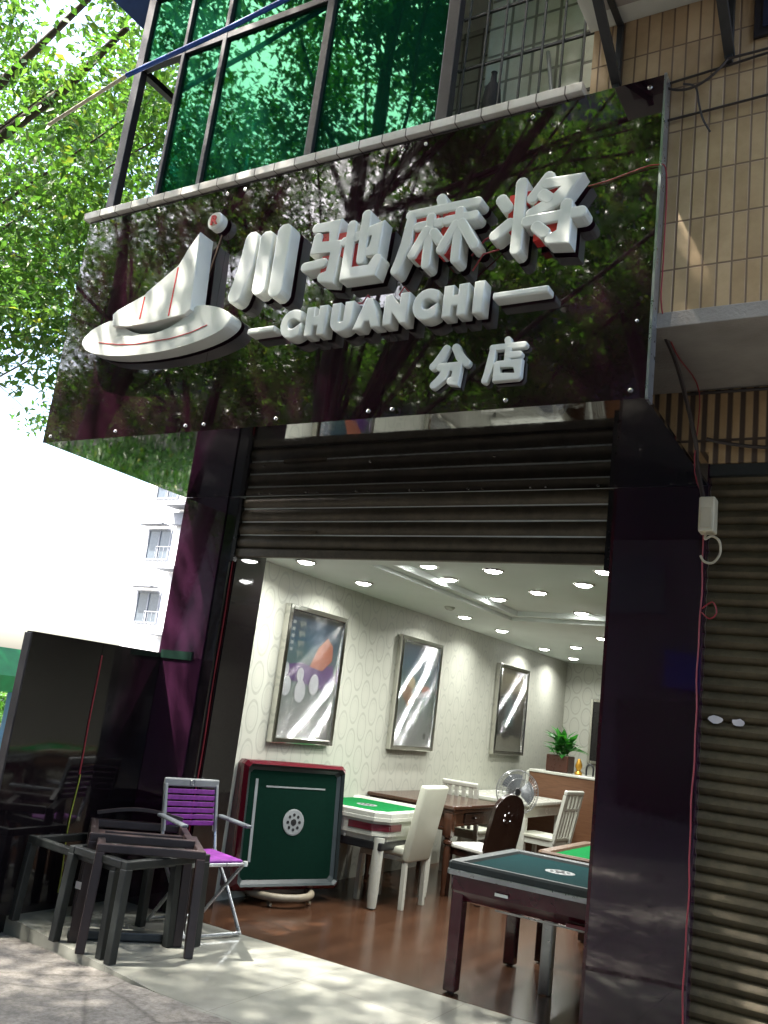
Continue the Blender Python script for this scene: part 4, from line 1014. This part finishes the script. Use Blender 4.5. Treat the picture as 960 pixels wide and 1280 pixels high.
# ---- brown dining table with turned legs
t = thing('dining_table', 'glossy brown wooden table with turned legs behind the cream chair', 'table', (-3.98, 8.05, 0))
obj('table_top', BX(-.46, .46, -.55, .60, .735, .77, .010), M['wood_brown'], t)
obj('top_border', BX(-.44, .44, -.53, .58, .705, .7345, .006), M['wood_brown'], t)
bm = B(); box(bm, -.40, .40, -.49, .54, .58, .7045); 
for k in range(5): box(bm, -.30 + k * .15 - .05, -.30 + k * .15 + .05, -.489, -.46, .545, .579, .01)
obj('apron', bm, M['wood_brown'], t)
for sy in (0,):
    obj('drawer_front', BX(.401, .412, -.20, .22, .60, .69, .006), M['dark_wood'], t); obj('drawer_knob', lathe(B(), [(.012, -.01), (.016, 0), (.012, .01)], (.425, .0, .645), 12), M['dark_wood'], t)
prof = [(.020, 0), (.026, .02), (.020, .05), (.024, .12), (.034, .30), (.030, .40), (.022, .43), (.040, .445), (.040, .465), (.024, .48), (.040, .50), (.040, .51)]
for sx in (-1, 1):
    for y in (-.49, .54):
        bm = lathe(B(), prof, (sx * .395, y, 0), 16); box(bm, sx * .395 - .04, sx * .395 + .04, y - .04, y + .04, .511, .7048, .004); obj('leg', bm, M['wood_brown'], t, smooth=True)

# ---- carved chairs
def carved_chair(label, loc, rotz, mat, seat_mat, hb=.92, round_top=False, group=None):
    t = thing('carved_chair', label, 'chair', loc, rotz, group)
    obj('seat', BX(-.22, .22, -.21, .21, .42, .455, .010), seat_mat, t)
    bm = B(); box(bm, -.20, .20, -.19, .19, .36, .419, .004); obj('seat_frame', bm, mat, t)
    for sx, sy in ((-.19, -.18), (-.19, .18), (.20, -.18), (.20, .18)):
        bm = B(); bar(bm, (sx, sy, 0), (sx, sy, .4195 if sx > 0 else .3595), .04, .04, .004, (1, 0, 0)); obj('leg', bm, mat, t)
    m = Matrix.Translation((.215, 0, .40)) @ Matrix.Rotation(R(12), 4, 'Y')
    H_ = hb - .40; bm = B()
    if round_top:
        n = 18; pts = [(-.19, 0), (-.20, .25), (-.19, H_ * .7)] + [(.19 * math.cos(PI - PI * k / n), H_ * .7 + H_ * .3 * math.sin(PI * k / n)) for k in range(1, n)] + [(.19, H_ * .7), (.20, .25), (.19, 0)]
        b2 = prism(B(), pts[::-1], -.018, .018, .006); b2.transform(m @ Matrix.Rotation(PI / 2, 4, 'Z')); me = bpy.data.meshes.new('q'); b2.to_mesh(me); b2.free(); bm.from_mesh(me); bpy.data.meshes.remove(me)
        obj('backrest', bm, mat, t)
        bm = B(); b3 = []
        for k in range(6):
            a = k * PI / 3; lathe(bm, [(.022, -.004), (.018, .006)], (.045 * math.cos(a), .045 * math.sin(a), 0), 10)
        bm.transform(m @ Matrix.Translation((.018, 0, H_ * .62)) @ Matrix.Rotation(PI / 2, 4, 'Y')); obj('carving', bm, mat, t)
    else:
        for y in (-.18, .18): box(bm, -.018, .018, y - .022, y + .022, 0, H_ - .05, .004, mtx=m)
        box(bm, -.02, .02, -.202, .202, H_ - .0495, H_, .012, mtx=m); box(bm, -.014, .014, -.157, .157, H_ * .62, H_ * .67, .003, mtx=m)
        for y in (-.10, -.035, .035, .10): box(bm, -.010, .010, y - .018, y + .018, .06, H_ * .6195, .002, mtx=m)
        for y in (-.12, -.04, .04, .12): box(bm, -.012, .012, y - .022, y + .022, H_ * .6705, H_ - .05, .006, mtx=m)
        obj('backrest', bm, mat, t)
    return t
carved_chair('dark carved wooden chair with rounded back in front of the standing fan', (-3.34, 7.72, 0), R(-20), M['dark_wood'], M['shade_cloth'], .96, True)
carved_chair('white carved chair between the brown table and the white table, back to the room', (-4.03, 8.98, 0), R(-90), M['white_lacquer'], M['white_leather'], .93)
carved_chair('white carved chair with openwork back on the right of the white table', (-3.42, 9.55, 0), R(-8), M['white_lacquer'], M['white_leather'], .96)
carved_chair('white carved chair at the far side of the white table, mostly behind the fan', (-3.95, 10.95, 0), R(90), M['white_lacquer'], M['white_leather'], .95)
carved_chair('dark brown chair half hidden by the right pillar near the desk', (-2.38, 8.35, 0), R(5), M['dark_wood'], M['dark_wood'], .95, True)
o = bpy.data.objects.new('x', None); bpy.data.objects.remove(o)
t = thing('white_table', 'white painted dining table behind the fan along the papered wall', 'table', (-3.98, 9.95, 0))
obj('table_top', BX(-.45, .45, -.62, .62, .72, .76, .010), M['white_lacquer'], t)
obj('apron', BX(-.40, .40, -.57, .57, .60, .7195), M['white_lacquer'], t)
for sx in (-.385, .385):
    for y in (-.555, .555): obj('leg', BX(sx - .035, sx + .035, y - .035, y + .035, 0, .5995, .004), M['white_lacquer'], t)
# ---- fan
t = thing('pedestal_fan', 'grey pedestal fan with round wire guard beside the dark carved chair', 'fan', (-3.30, 8.40, 0), R(40))
bm = B()
for r_, y in ((.205, 0), (.20, -.04), (.20, .04), (.13, -.065), (.13, .055)): torus(bm, (0, y, .92), r_, .003, 48, 6)
for k in range(44):
    a = 2 * PI * k / 44; c_, s_2 = math.cos(a), math.sin(a)
    for ys in (-1, 1):
        tube(bm, [(.045 * c_, ys * .07, .92 + .045 * s_2), (.13 * c_, ys * .062, .92 + .13 * s_2), (.203 * c_, ys * .008, .92 + .203 * s_2)], .0014, 4, False)
obj('wire_guard', bm, M['wire'], t)
bm = B(); b2 = lathe(B(), [(.045, -.10), (.06, -.05), (.055, .05), (.03, .10)], n=20); b2.transform(Matrix.Translation((0, .10, .92)) @ Matrix.Rotation(PI / 2, 4, 'X'))
obj('motor', b2, M['black_plastic'], t, smooth=True)
bm = B()
for k in range(3):
    a0 = 2 * PI * k / 3; rows = []
    for i in range(7):
        u = i / 6; aa = a0 + (u - .5) * 1.5
        rows.append([bm.verts.new((r_ * math.cos(aa), .02 * (u - .5) * 2, .92 + r_ * math.sin(aa))) for r_ in (.04, .10, .15, .175 - .03 * abs(u - .5))])
    for p, q in zip(rows, rows[1:]):
        for j in range(3): bm.faces.new((p[j], q[j], q[j + 1], p[j + 1]))
obj('blade', bm, M['fan_blade'], t, smooth=True)
bm = B(); tube(bm, [(0, .10, .88), (0, .10, .03)], .016, 10); obj('pole', bm, M['black_plastic'], t)
obj('base', lathe(B(), [(.19, 0), (.19, .015), (.05, .035), (.03, .06)], (0, .10, 0), 28), M['black_plastic'], t, smooth=True)
# ---- desk and plant
t = thing('reception_desk', 'brown reception desk with pale edged top near the back wall', 'desk', (-3.35, 11.0, 0))
obj('front_panel', BX(-.72, 1.4, -.30, -.27, 0, 1.03, .004), M['wood_desk'], t)
obj('side_panel', BX(-.76, -.721, -.31, .30, 0, 1.04, .012), M['white_lacquer'], t)
obj('counter_top', BX(-.7205, 1.42, -.32, .30, 1.031, 1.06, .006), M['white_lacquer'], t)
pt = thing('potted_plant', 'leafy green plant in a dark pot on the reception desk', 'potted plant', (-3.78, 11.0, 1.06))
obj('pot', BX(-.15, .13, -.13, .13, 0, .20, .012), M['pot'], pt)
bm = B(); rr = random.Random(3)
for k in range(70):
    a = rr.uniform(0, 2 * PI); el = rr.uniform(.1, 1.35); l = rr.uniform(.16, .36)
    base = Vector((rr.uniform(-.07, .07), rr.uniform(-.06, .06), .18 + rr.uniform(0, .18))); d = Vector((math.cos(a) * math.cos(el), math.sin(a) * math.cos(el), math.sin(el)))
    side = d.cross(Vector((0, 0, 1))).normalized() * l * .15
    p0 = base; p1 = base + d * l * .5; p2 = base + d * l + Vector((0, 0, -.25 * l))
    v = [bm.verts.new(q) for q in (p0, p1 + side, p2, p1 - side)]; mdl = bm.verts.new(p1 + Vector((0, 0, -.012)))
    bm.faces.new((v[0], v[1], mdl)); bm.faces.new((v[1], v[2], mdl)); bm.faces.new((v[2], v[3], mdl)); bm.faces.new((v[3], v[0], mdl))
obj('foliage', bm, M['leaf_pot'], pt)
t = thing('desk_ornament', 'small gold and black ornament next to the plant on the desk', 'ornament', (-3.52, 10.9, 1.06))
obj('gold_figure', lathe(B(), [(.04, 0), (.05, .02), (.025, .05), (.045, .10), (.03, .15), (.015, .19)], n=14), basic('gold_paint', (.5, .26, .03), .3, .6), t, smooth=True)
obj('black_handle', tube(B(), [(.10, 0, 0.005), (.10, 0, .10), (.14, 0, .14), (.18, 0, .10), (.18, 0, 0.005)], .012, 8), M['black_plastic'], t, smooth=True)

# ---- green roofed booth at far left
t = thing('play_booth', 'booth with green plastic roof and light blue posts at far left', 'booth', (-8.98, 6.0, -.15))
bm = B(); z0 = 1.38
pts = [(-.75, z0 + .15), (.70, z0 + .15), (.76, z0 + .02), (.50, z0 + .44), (-.5, z0 + .44)]
v0 = [(-.72, -.62), (.72, -.62), (.72, .62), (-.72, .62)]; v1 = [(-.62, -.50), (.52, -.50), (.52, .50), (-.62, .50)]
a = [bm.verts.new((x, y, z0)) for x, y in v0]; a2 = [bm.verts.new((x, y, z0 + .17)) for x, y in v0]; b_ = [bm.verts.new((x, y, z0 + .46)) for x, y in v1]
for P_, Q_ in ((a, a2), (a2, b_)):
    for k in range(4): bm.faces.new((P_[k], P_[(k + 1) % 4], Q_[(k + 1) % 4], Q_[k]))
bm.faces.new(b_); bm.faces.new(a[::-1]); obj('roof', bm, M['green_plastic'], t)
for x in (-.58, .60):
    for y in (-.5, .5): obj('post', BX(x - .11, x + .11, y - .06, y + .06, 0, z0 - .001, .015), M['sky_plastic'], t)
obj('counter', BX(-.49, .49, -.52, -.44, .1, .8, .02), M['green_plastic'], t)

# ---- vegetation
def leaves_mesh(name, centers, radii, n, size, mat, parent, seed, droop=.3, world_off=(0, 0, 0)):
    rs = np.random.RandomState(seed)
    C = np.array(centers); Rr = np.array(radii)
    w = (Rr[:, 0] * Rr[:, 1] * Rr[:, 2]) ** .8; k = rs.choice(len(C), n, p=w / w.sum())
    g = rs.normal(size=(n, 3)); g /= np.linalg.norm(g, axis=1)[:, None]; g *= (rs.uniform(0, 1, (n, 1)) ** .45)
    P = C[k] + g * Rr[k] - np.array(world_off)
    az = rs.uniform(0, 2 * PI, n); el = rs.normal(-droop, .5, n)
    d = np.stack([np.cos(az) * np.cos(el), np.sin(az) * np.cos(el), np.sin(el)], 1)
    up = rs.normal(size=(n, 3)) * .55 + np.array([0, 0, 1]); s = np.cross(d, up); s /= np.linalg.norm(s, axis=1)[:, None]
    nn = np.cross(s, d); L_ = size * rs.uniform(.65, 1.3, (n, 1))
    v = np.stack([P, P + d * L_ * .45 + s * L_ * .24 + nn * L_ * .05, P + d * L_ - nn * L_ * .10, P + d * L_ * .45 - s * L_ * .24 + nn * L_ * .05], 1).reshape(-1, 3)
    me = bpy.data.meshes.new(name); me.vertices.add(4 * n); me.vertices.foreach_set('co', v.ravel())
    me.loops.add(6 * n); me.polygons.add(2 * n)
    i = np.arange(n) * 4; tri = np.stack([i, i + 1, i + 2, i, i + 2, i + 3], 1).ravel()
    me.loops.foreach_set('vertex_index', tri.astype(np.int32)); me.polygons.foreach_set('loop_start', (np.arange(2 * n) * 3).astype(np.int32))
    me.update(calc_edges=True); me.validate(); me.materials.append(mat)
    o = bpy.data.objects.new(name, me); COL.objects.link(o); o.parent = parent; return o
def tree(label, base, path, crowns, n, size, seed, r0=.22, mat='leaf', name='street_tree', extra=(), group='street trees', sub=7, rad=.9):
    """crowns: list of (centre, radii) ellipsoids filled with small clumps"""
    t = thing(name, label, 'tree', base, 0, group)
    rs = random.Random(seed); pts = [Vector(p) for p in path]
    bm = B(); off = Vector(base)
    tube(bm, [p - off for p in pts], [r0 * (1 - .6 * i / (len(pts) - 1)) for i in range(len(pts))], 12)
    for e in extra:
        tube(bm, [Vector(p) - off for p in e[0]], [e[1] * (1 - .65 * i / (len(e[0]) - 1)) for i in range(len(e[0]))], 10)
    cl = []; rd = []
    for c, r in crowns:
        c = Vector(c)
        for k in range(int(sub * max(1, r[0] * r[1] * r[2] / 6))):
            while True:
                q = Vector((rs.uniform(-1, 1), rs.uniform(-1, 1), rs.uniform(-1, 1)))
                if .25 < q.length < 1: break
            p = c + Vector((q.x * r[0], q.y * r[1], q.z * r[2])); s = rs.uniform(.45, 1.1) * rad
            cl.append(tuple(p)); rd.append((s, s, s * .6))
            if rs.random() < .25:
                st = pts[-1] if rs.random() < .6 else pts[-2]; mid = (st + p) / 2 + Vector((rs.uniform(-.3, .3), rs.uniform(-.3, .3), rs.uniform(-.1, .5)))
                tube(bm, [st - off, mid - off, p - off], [.04, .022, .007], 6)
    obj('trunk', bm, M['bark'], t, smooth=True)
    leaves_mesh('crown', cl, rd, n, size, M[mat], t, seed, world_off=base)
    return t
# left of the shop, seen directly
tree('large bright leafy street tree filling the sky left of the balcony', (-11.6, 3.2, -.15), [(-11.6, 3.2, -.2), (-11.4, 3.6, 3), (-11.0, 4.2, 5.2), (-10.4, 5.0, 7.0)],
     [((-9.4, 5.6, 6.7), (2.6, 2.0, 2.6)), ((-8.3, 5.4, 9.2), (3.2, 2.4, 2.6)), ((-11.5, 6.0, 9.5), (3.0, 2.6, 3.0)), ((-9.2, 5.2, 4.9), (1.5, 1.2, .9)), ((-7.6, 5.6, 7.0), (.9, 1.2, 2.0))], 30000, .115, 11, .26,
     extra=(([(-11.0, 4.2, 5.2), (-9.6, 5.0, 6.9), (-8.2, 5.3, 7.9), (-7.2, 5.2, 8.3)], .09), ([(-10.4, 5, 7), (-9.4, 5.2, 8.2), (-8.0, 5.4, 9.4)], .08)))
tree('paler tree farther up the street, seen low beyond the nearer crown', (-24, 10.5, -.15), [(-24, 10.5, -.2), (-23.6, 10.6, 5), (-22.5, 11, 10)],
     [((-16.5, 12, 9.6), (4.5, 3.0, 2.6)), ((-13.5, 12.5, 12.5), (4.2, 3.0, 3.2)), ((-18.5, 12, 13), (4, 3, 3))], 15000, .18, 12, .3)
# across the pavement, mirrored by the sign and shading the terrace
tree('forked dark trunked street tree mirrored at the left of the sign', (-11.4, -1.4, -.15), [(-11.4, -1.4, -.2), (-10.9, -1.3, 3.0), (-10.3, -1.2, 5.0), (-9.9, -1.2, 6.4)],
     [((-8.8, -1.5, 8.6), (2.8, 2.2, 1.8)), ((-11.5, -1.5, 9.2), (2.8, 2.4, 2.2)), ((-10.0, -2.5, 6.0), (2.4, 1.4, 1.2))], 11000, .12, 13, .30,
     extra=(([(-10.3, -1.2, 5.0), (-9.2, -1.3, 7.2), (-8.2, -1.4, 9)], .16), ([(-10.3, -1.2, 5.0), (-10.5, -1.3, 7.4), (-10.8, -1.3, 9.5)], .15)))
tree('tall street tree behind the viewpoint with a long slanting limb', (-2.2, -4.6, -.15), [(-2.2, -4.6, -.2), (-2.5, -4.6, 3.4), (-3.0, -4.6, 5.8), (-3.6, -4.6, 7.6)],
     [((-4.6, -4.6, 8.0), (2.4, 2.0, 1.7)), ((-2.0, -4.4, 9.6), (2.6, 2.2, 1.6)), ((-1.4, -3.6, 7.0), (2.3, 1.8, 1.2)), ((-5.0, -5.4, 6.3), (1.6, 1.2, .9))], 19000, .12, 14, .26,
     extra=(([(-2.5, -4.6, 4.6), (-4.2, -4.6, 6.0), (-6.2, -4.7, 6.9)], .11), ([(-3.0, -4.6, 5.8), (-1.6, -4.4, 7.6), (-.4, -4.2, 8.8)], .12)))
tree('street tree across the pavement with an airy top', (-8.4, -6.8, -.15), [(-8.4, -6.8, -.2), (-8.3, -6.8, 4), (-8.0, -6.8, 7.5)],
     [((-9.6, -6.8, 8.4), (3.0, 2.2, 1.9)), ((-5.8, -7.2, 10.6), (2.6, 2.0, 1.7)), ((-13.8, -7.2, 12.3), (2.4, 2.0, 1.5)), ((-7.2, -7, 7.2), (2.4, 1.6, 1.2))], 20000, .13, 15, .25)
tree('far street tree mirrored between the larger crowns', (-15.6, -7.4, -.15), [(-15.6, -7.4, -.2), (-15.4, -7.4, 4), (-15.2, -7.4, 8)],
     [((-15.4, -7.4, 9), (3.4, 2.6, 2.8)), ((-17.5, -7.4, 12.0), (3.0, 2.4, 2.2)), ((-14.5, -6, 6.5), (2.4, 2, 1.3))], 15000, .14, 16, .28)
tree('street tree to the right behind the viewpoint shading the pavement', (4.0, -3.4, -.15), [(4.0, -3.4, -.2), (3.7, -3.4, 3.4), (3.1, -3.4, 6.4)],
     [((2.2, -3.4, 7.6), (3.0, 2.4, 1.6)), ((3.6, -2.4, 6.6), (2.4, 2.0, 1.1)), ((1.0, -1.0, 8.0), (2.6, 2.0, 1.2))], 16000, .13, 17, .25)
tree('broad street tree out of view, canopy shaped to shade the shop front', (-6.6, -1.9, -.15), [(-6.6, -1.9, -.2), (-6.5, -1.7, 4.0), (-6.2, -1.2, 7.6)],  # unseen; crowns added overhead to keep sun off the sign and shutter
     [((-6.0, -.6, 10.2), (3.4, 2.6, 1.6)), ((-2.6, -.6, 10.4), (3.0, 2.8, 1.5)), ((.6, -1.2, 10.4), (3.0, 2.6, 1.5)), ((-6.2, .6, 10.6), (3.0, 2.0, 1.2)), ((-3.9, -.2, 9.9), (2.0, 1.6, .8)), ((-4.4, 1.2, 11.6), (3.4, 2.0, 1.3)), ((-1.0, 1.0, 11.4), (3.0, 1.8, 1.2)), ((-6.5, -3.2, 7.4), (2.2, 1.6, 1.6)), ((-5.2, -3.4, 9.6), (3.4, 1.6, 1.3))], 54000, .125, 18, .24, sub=9,
     extra=(([(-6.5, -1.7, 4), (-4.6, -1.4, 7.4), (-2.6, -1, 9.6)], .13), ([(-6.2, -1.2, 7.6), (-5.2, 0, 9.6), (-4.2, 1, 11)], .1)))
tree('slender unseen tree, its even thin canopy added to dapple the pavement', (-10.6, -3.6, -.15), [(-10.6, -3.6, -.2), (-10.2, -3.3, 4.5), (-9.2, -2.6, 8.6)],  # unseen, added so sunlight reaches the ground as small spots
     [((-7.4, -1.4, 9.8), (3.6, 2.6, .5)), ((-9.8, -2.4, 9.8), (2.6, 2.4, .5))], 13000, .12, 21, .16, sub=14, rad=2.0)
tree('dense dark street tree filling the mirror image in the sign', (-12.5, -9.8, -.15), [(-12.5, -9.8, -.2), (-12.4, -9.8, 5), (-12, -9.8, 10)],
     [((-13.5, -10, 9.5), (4.5, 2.2, 3.4)), ((-8.6, -10, 10.5), (4.0, 2.2, 3.4)), ((-18.5, -10, 10), (4.0, 2.2, 3.6)), ((-22.5, -10, 12), (3.6, 2.2, 4.0))], 34000, .21, 19, .3, sub=6, rad=1.3)
tree('dense street tree mirrored behind the right half of the sign', (-2.6, -9.6, -.15), [(-2.6, -9.6, -.2), (-2.6, -9.6, 5), (-2.8, -9.6, 9)],
     [((-4.0, -9.6, 9.5), (3.4, 2.2, 3.4)), ((-1.0, -9.0, 11.0), (3.6, 2.2, 3.6)), ((-5.8, -9.6, 14.0), (3.0, 2.0, 2.0))], 22000, .2, 20, .3, sub=6, rad=1.3)
# hedge seen only as a mirror image under the sign
t = thing('clipped_hedge', 'dense green hedge beyond the glossy partition, mirrored under the sign', 'hedge', (-15, 12, -.15))
rs_ = random.Random(4); cl = [(rs_.uniform(-19, -10.5), rs_.uniform(9.5, 13.5), rs_.uniform(.2, 1.15)) for _ in range(150)]
leaves_mesh('foliage', cl, [(.6, .6, .42)] * 150, 22000, .11, M['leaf_dark'], t, 5, world_off=t.location)
bm = B()
for k in range(12): tube(bm, [(-4 + k * .7, .2, 0), (-4 + k * .7 + .1, .1, .7), (-4 + k * .7 - .1, .3, 1.2)], [.05, .04, .02], 6)
obj('stem', bm, M['bark'], t)

# ---- far white apartment block
t = thing('white_apartment_block', 'white sunlit apartment block with balconies beyond the street at left', 'building', (-30, 30, 0))
bx0, bx1, by = -32.2, -24.5, 30
obj('wall', BX(bx0, bx1, by, by + 12, -.2, 24), M['white_wall'], t, world=True)
for k in range(7):
    z = 1.2 + k * 3.0
    for x in (-31.6, -29.4, -27.2):
        f = B()
        for a0, a1, c0, c1 in ((x, x + 1.5, z + 1.42, z + 1.5), (x, x + 1.5, z, z + .08), (x, x + .08, z + .0805, z + 1.4195), (x + 1.42, x + 1.5, z + .0805, z + 1.4195), (x + .71, x + .79, z + .0805, z + 1.4195)): box(f, a0, a1, by - .06, by + .02, c0, c1)
        w_ = obj('window', f, M['bgrey'], t, world=True)
        obj('pane', BX(x + .081, x + 1.419, by - .02, by - .005, z + .081, z + 1.419), M['bwin'], w_, world=False) if False else None
        p_ = BX(x + .081, x + 1.419, by - .02, by - .005, z + .081, z + 1.419); bmesh.ops.translate(p_, verts=p_.verts, vec=-Vector(t.location)); obj('pane', p_, M['bwin'], w_)
    bm = B(); box(bm, -30.0, -27.0, by - 1.0, by - .07, z - .55, z - .40); obj('balcony_slab', bm, M['bgrey'], t, world=True)
    bm = B()
    for q in range(13): bar(bm, (-30 + q * .25, by - .98, z - .399), (-30 + q * .25, by - .98, z + .45), .025, .025, 0)
    bar(bm, (-30, by - .98, z + .46), (-27, by - .98, z + .46), .04, .04, 0); obj('balcony_rail', bm, M['bgrey'], t, world=True)
    obj('air_conditioner', BX(-30.0 + (k % 3) * 2.3, -29.1 + (k % 3) * 2.3, by - .38, by - .061, z - 1.35, z - .75, .03), M['bgrey'], t, world=True)
    bm = B(); box(bm, -31.9, -30.3, by - .6, by - .07, z + 1.65, z + 1.72); obj('window_canopy', bm, M['bgrey'], t, world=True)

# ---- opposite side of the street, only seen as mirror images
t = thing('opposite_building', 'pale shop building across the street behind the trees', 'building', (-6, -14, 0))
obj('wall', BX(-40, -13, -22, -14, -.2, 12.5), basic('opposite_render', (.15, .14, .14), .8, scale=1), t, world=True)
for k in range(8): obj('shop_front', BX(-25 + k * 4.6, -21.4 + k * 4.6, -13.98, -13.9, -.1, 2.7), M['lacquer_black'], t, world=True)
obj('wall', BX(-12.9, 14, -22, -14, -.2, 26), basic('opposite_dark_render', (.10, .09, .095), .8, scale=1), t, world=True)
for k in range(10):
    for q in range(3 if k < 5 else 6): obj('window', BX(-35 + k * 4.6, -33.2 + k * 4.6, -13.98, -13.9, 4.9 + q * 3.3, 6.4 + q * 3.3), M['bwin'], t, world=True)
o = tag(obj('fascia_sign', BX(-19, -13.5, -13.88, -13.7, 3.2, 4.7, .02), basic('red_sign_face', (.30, .02, .03), .4)), 'long red shop fascia on the building across the street', 'shop sign')
o = tag(obj('fascia_sign', BX(-5.6, -2.6, -13.88, -13.7, 3.0, 3.9, .02), basic('blue_sign_face', (.02, .03, .26), .4)), 'blue shop fascia on the building across the street', 'shop sign')
o = tag(obj('vertical_sign', BX(-4.15, -3.45, -12.4, -12.2, .9, 3.0, .02), basic('blue_banner_face', (.02, .03, .28), .4)), 'upright blue sign board standing across the street', 'sign')

# ------------------------------------------------------------------ camera, sky, sun
F = Vector((-.51328303, .82951035, .22012066)); Rt = Vector((.85817431, .49871577, .12173511)); U = Vector((.00879711, -.25138646, .96784681))
cd = bpy.data.cameras.new('camera'); co = bpy.data.objects.new('camera', cd); COL.objects.link(co)
mm = Matrix((Rt, U, -F)).transposed().to_4x4(); mm.translation = (0, 0, 1.5); co.matrix_world = mm
cd.sensor_fit = 'VERTICAL'; cd.sensor_height = 36; cd.lens = 1105.18 / 1280 * 36; cd.clip_end = 500; cd.clip_start = .05
sc.camera = co
SE, SA = R(57), R(222)     # elevation, azimuth clockwise from +y
sd = Vector((math.sin(SA) * math.cos(SE), math.cos(SA) * math.cos(SE), math.sin(SE)))
sl = bpy.data.lights.new('sun', 'SUN'); sl.energy = 4.0; sl.angle = R(.53); sl.color = (1, .95, .86)
so = bpy.data.objects.new('sun', sl); COL.objects.link(so); so.rotation_euler = sd.to_track_quat('Z', 'Y').to_euler()
w = bpy.data.worlds.new('World'); sc.world = w; w.use_nodes = True; nt = w.node_tree
sk = nt.nodes.new('ShaderNodeTexSky'); sk.sky_type = 'NISHITA'; sk.sun_disc = False; sk.sun_elevation = SE; sk.sun_rotation = SA
sk.dust_density = 4.0; sk.air_density = 1.0; sk.ozone_density = 1.0
bg = nt.nodes['Background']; bg.inputs[1].default_value = .15; L(nt, sk.outputs[0], bg.inputs[0])
sc.view_settings.view_transform = 'Standard'; sc.view_settings.look = 'None'; sc.view_settings.exposure = 2.6; sc.view_settings.gamma = 1
sc.render.engine = 'CYCLES'
cy = sc.cycles; cy.max_bounces = 7; cy.diffuse_bounces = 3; cy.glossy_bounces = 4; cy.transmission_bounces = 4; cy.transparent_max_bounces = 8
cy.caustics_reflective = False; cy.caustics_refractive = False; cy.sample_clamp_indirect = 6
try: cy.use_denoising = True
except Exception: pass
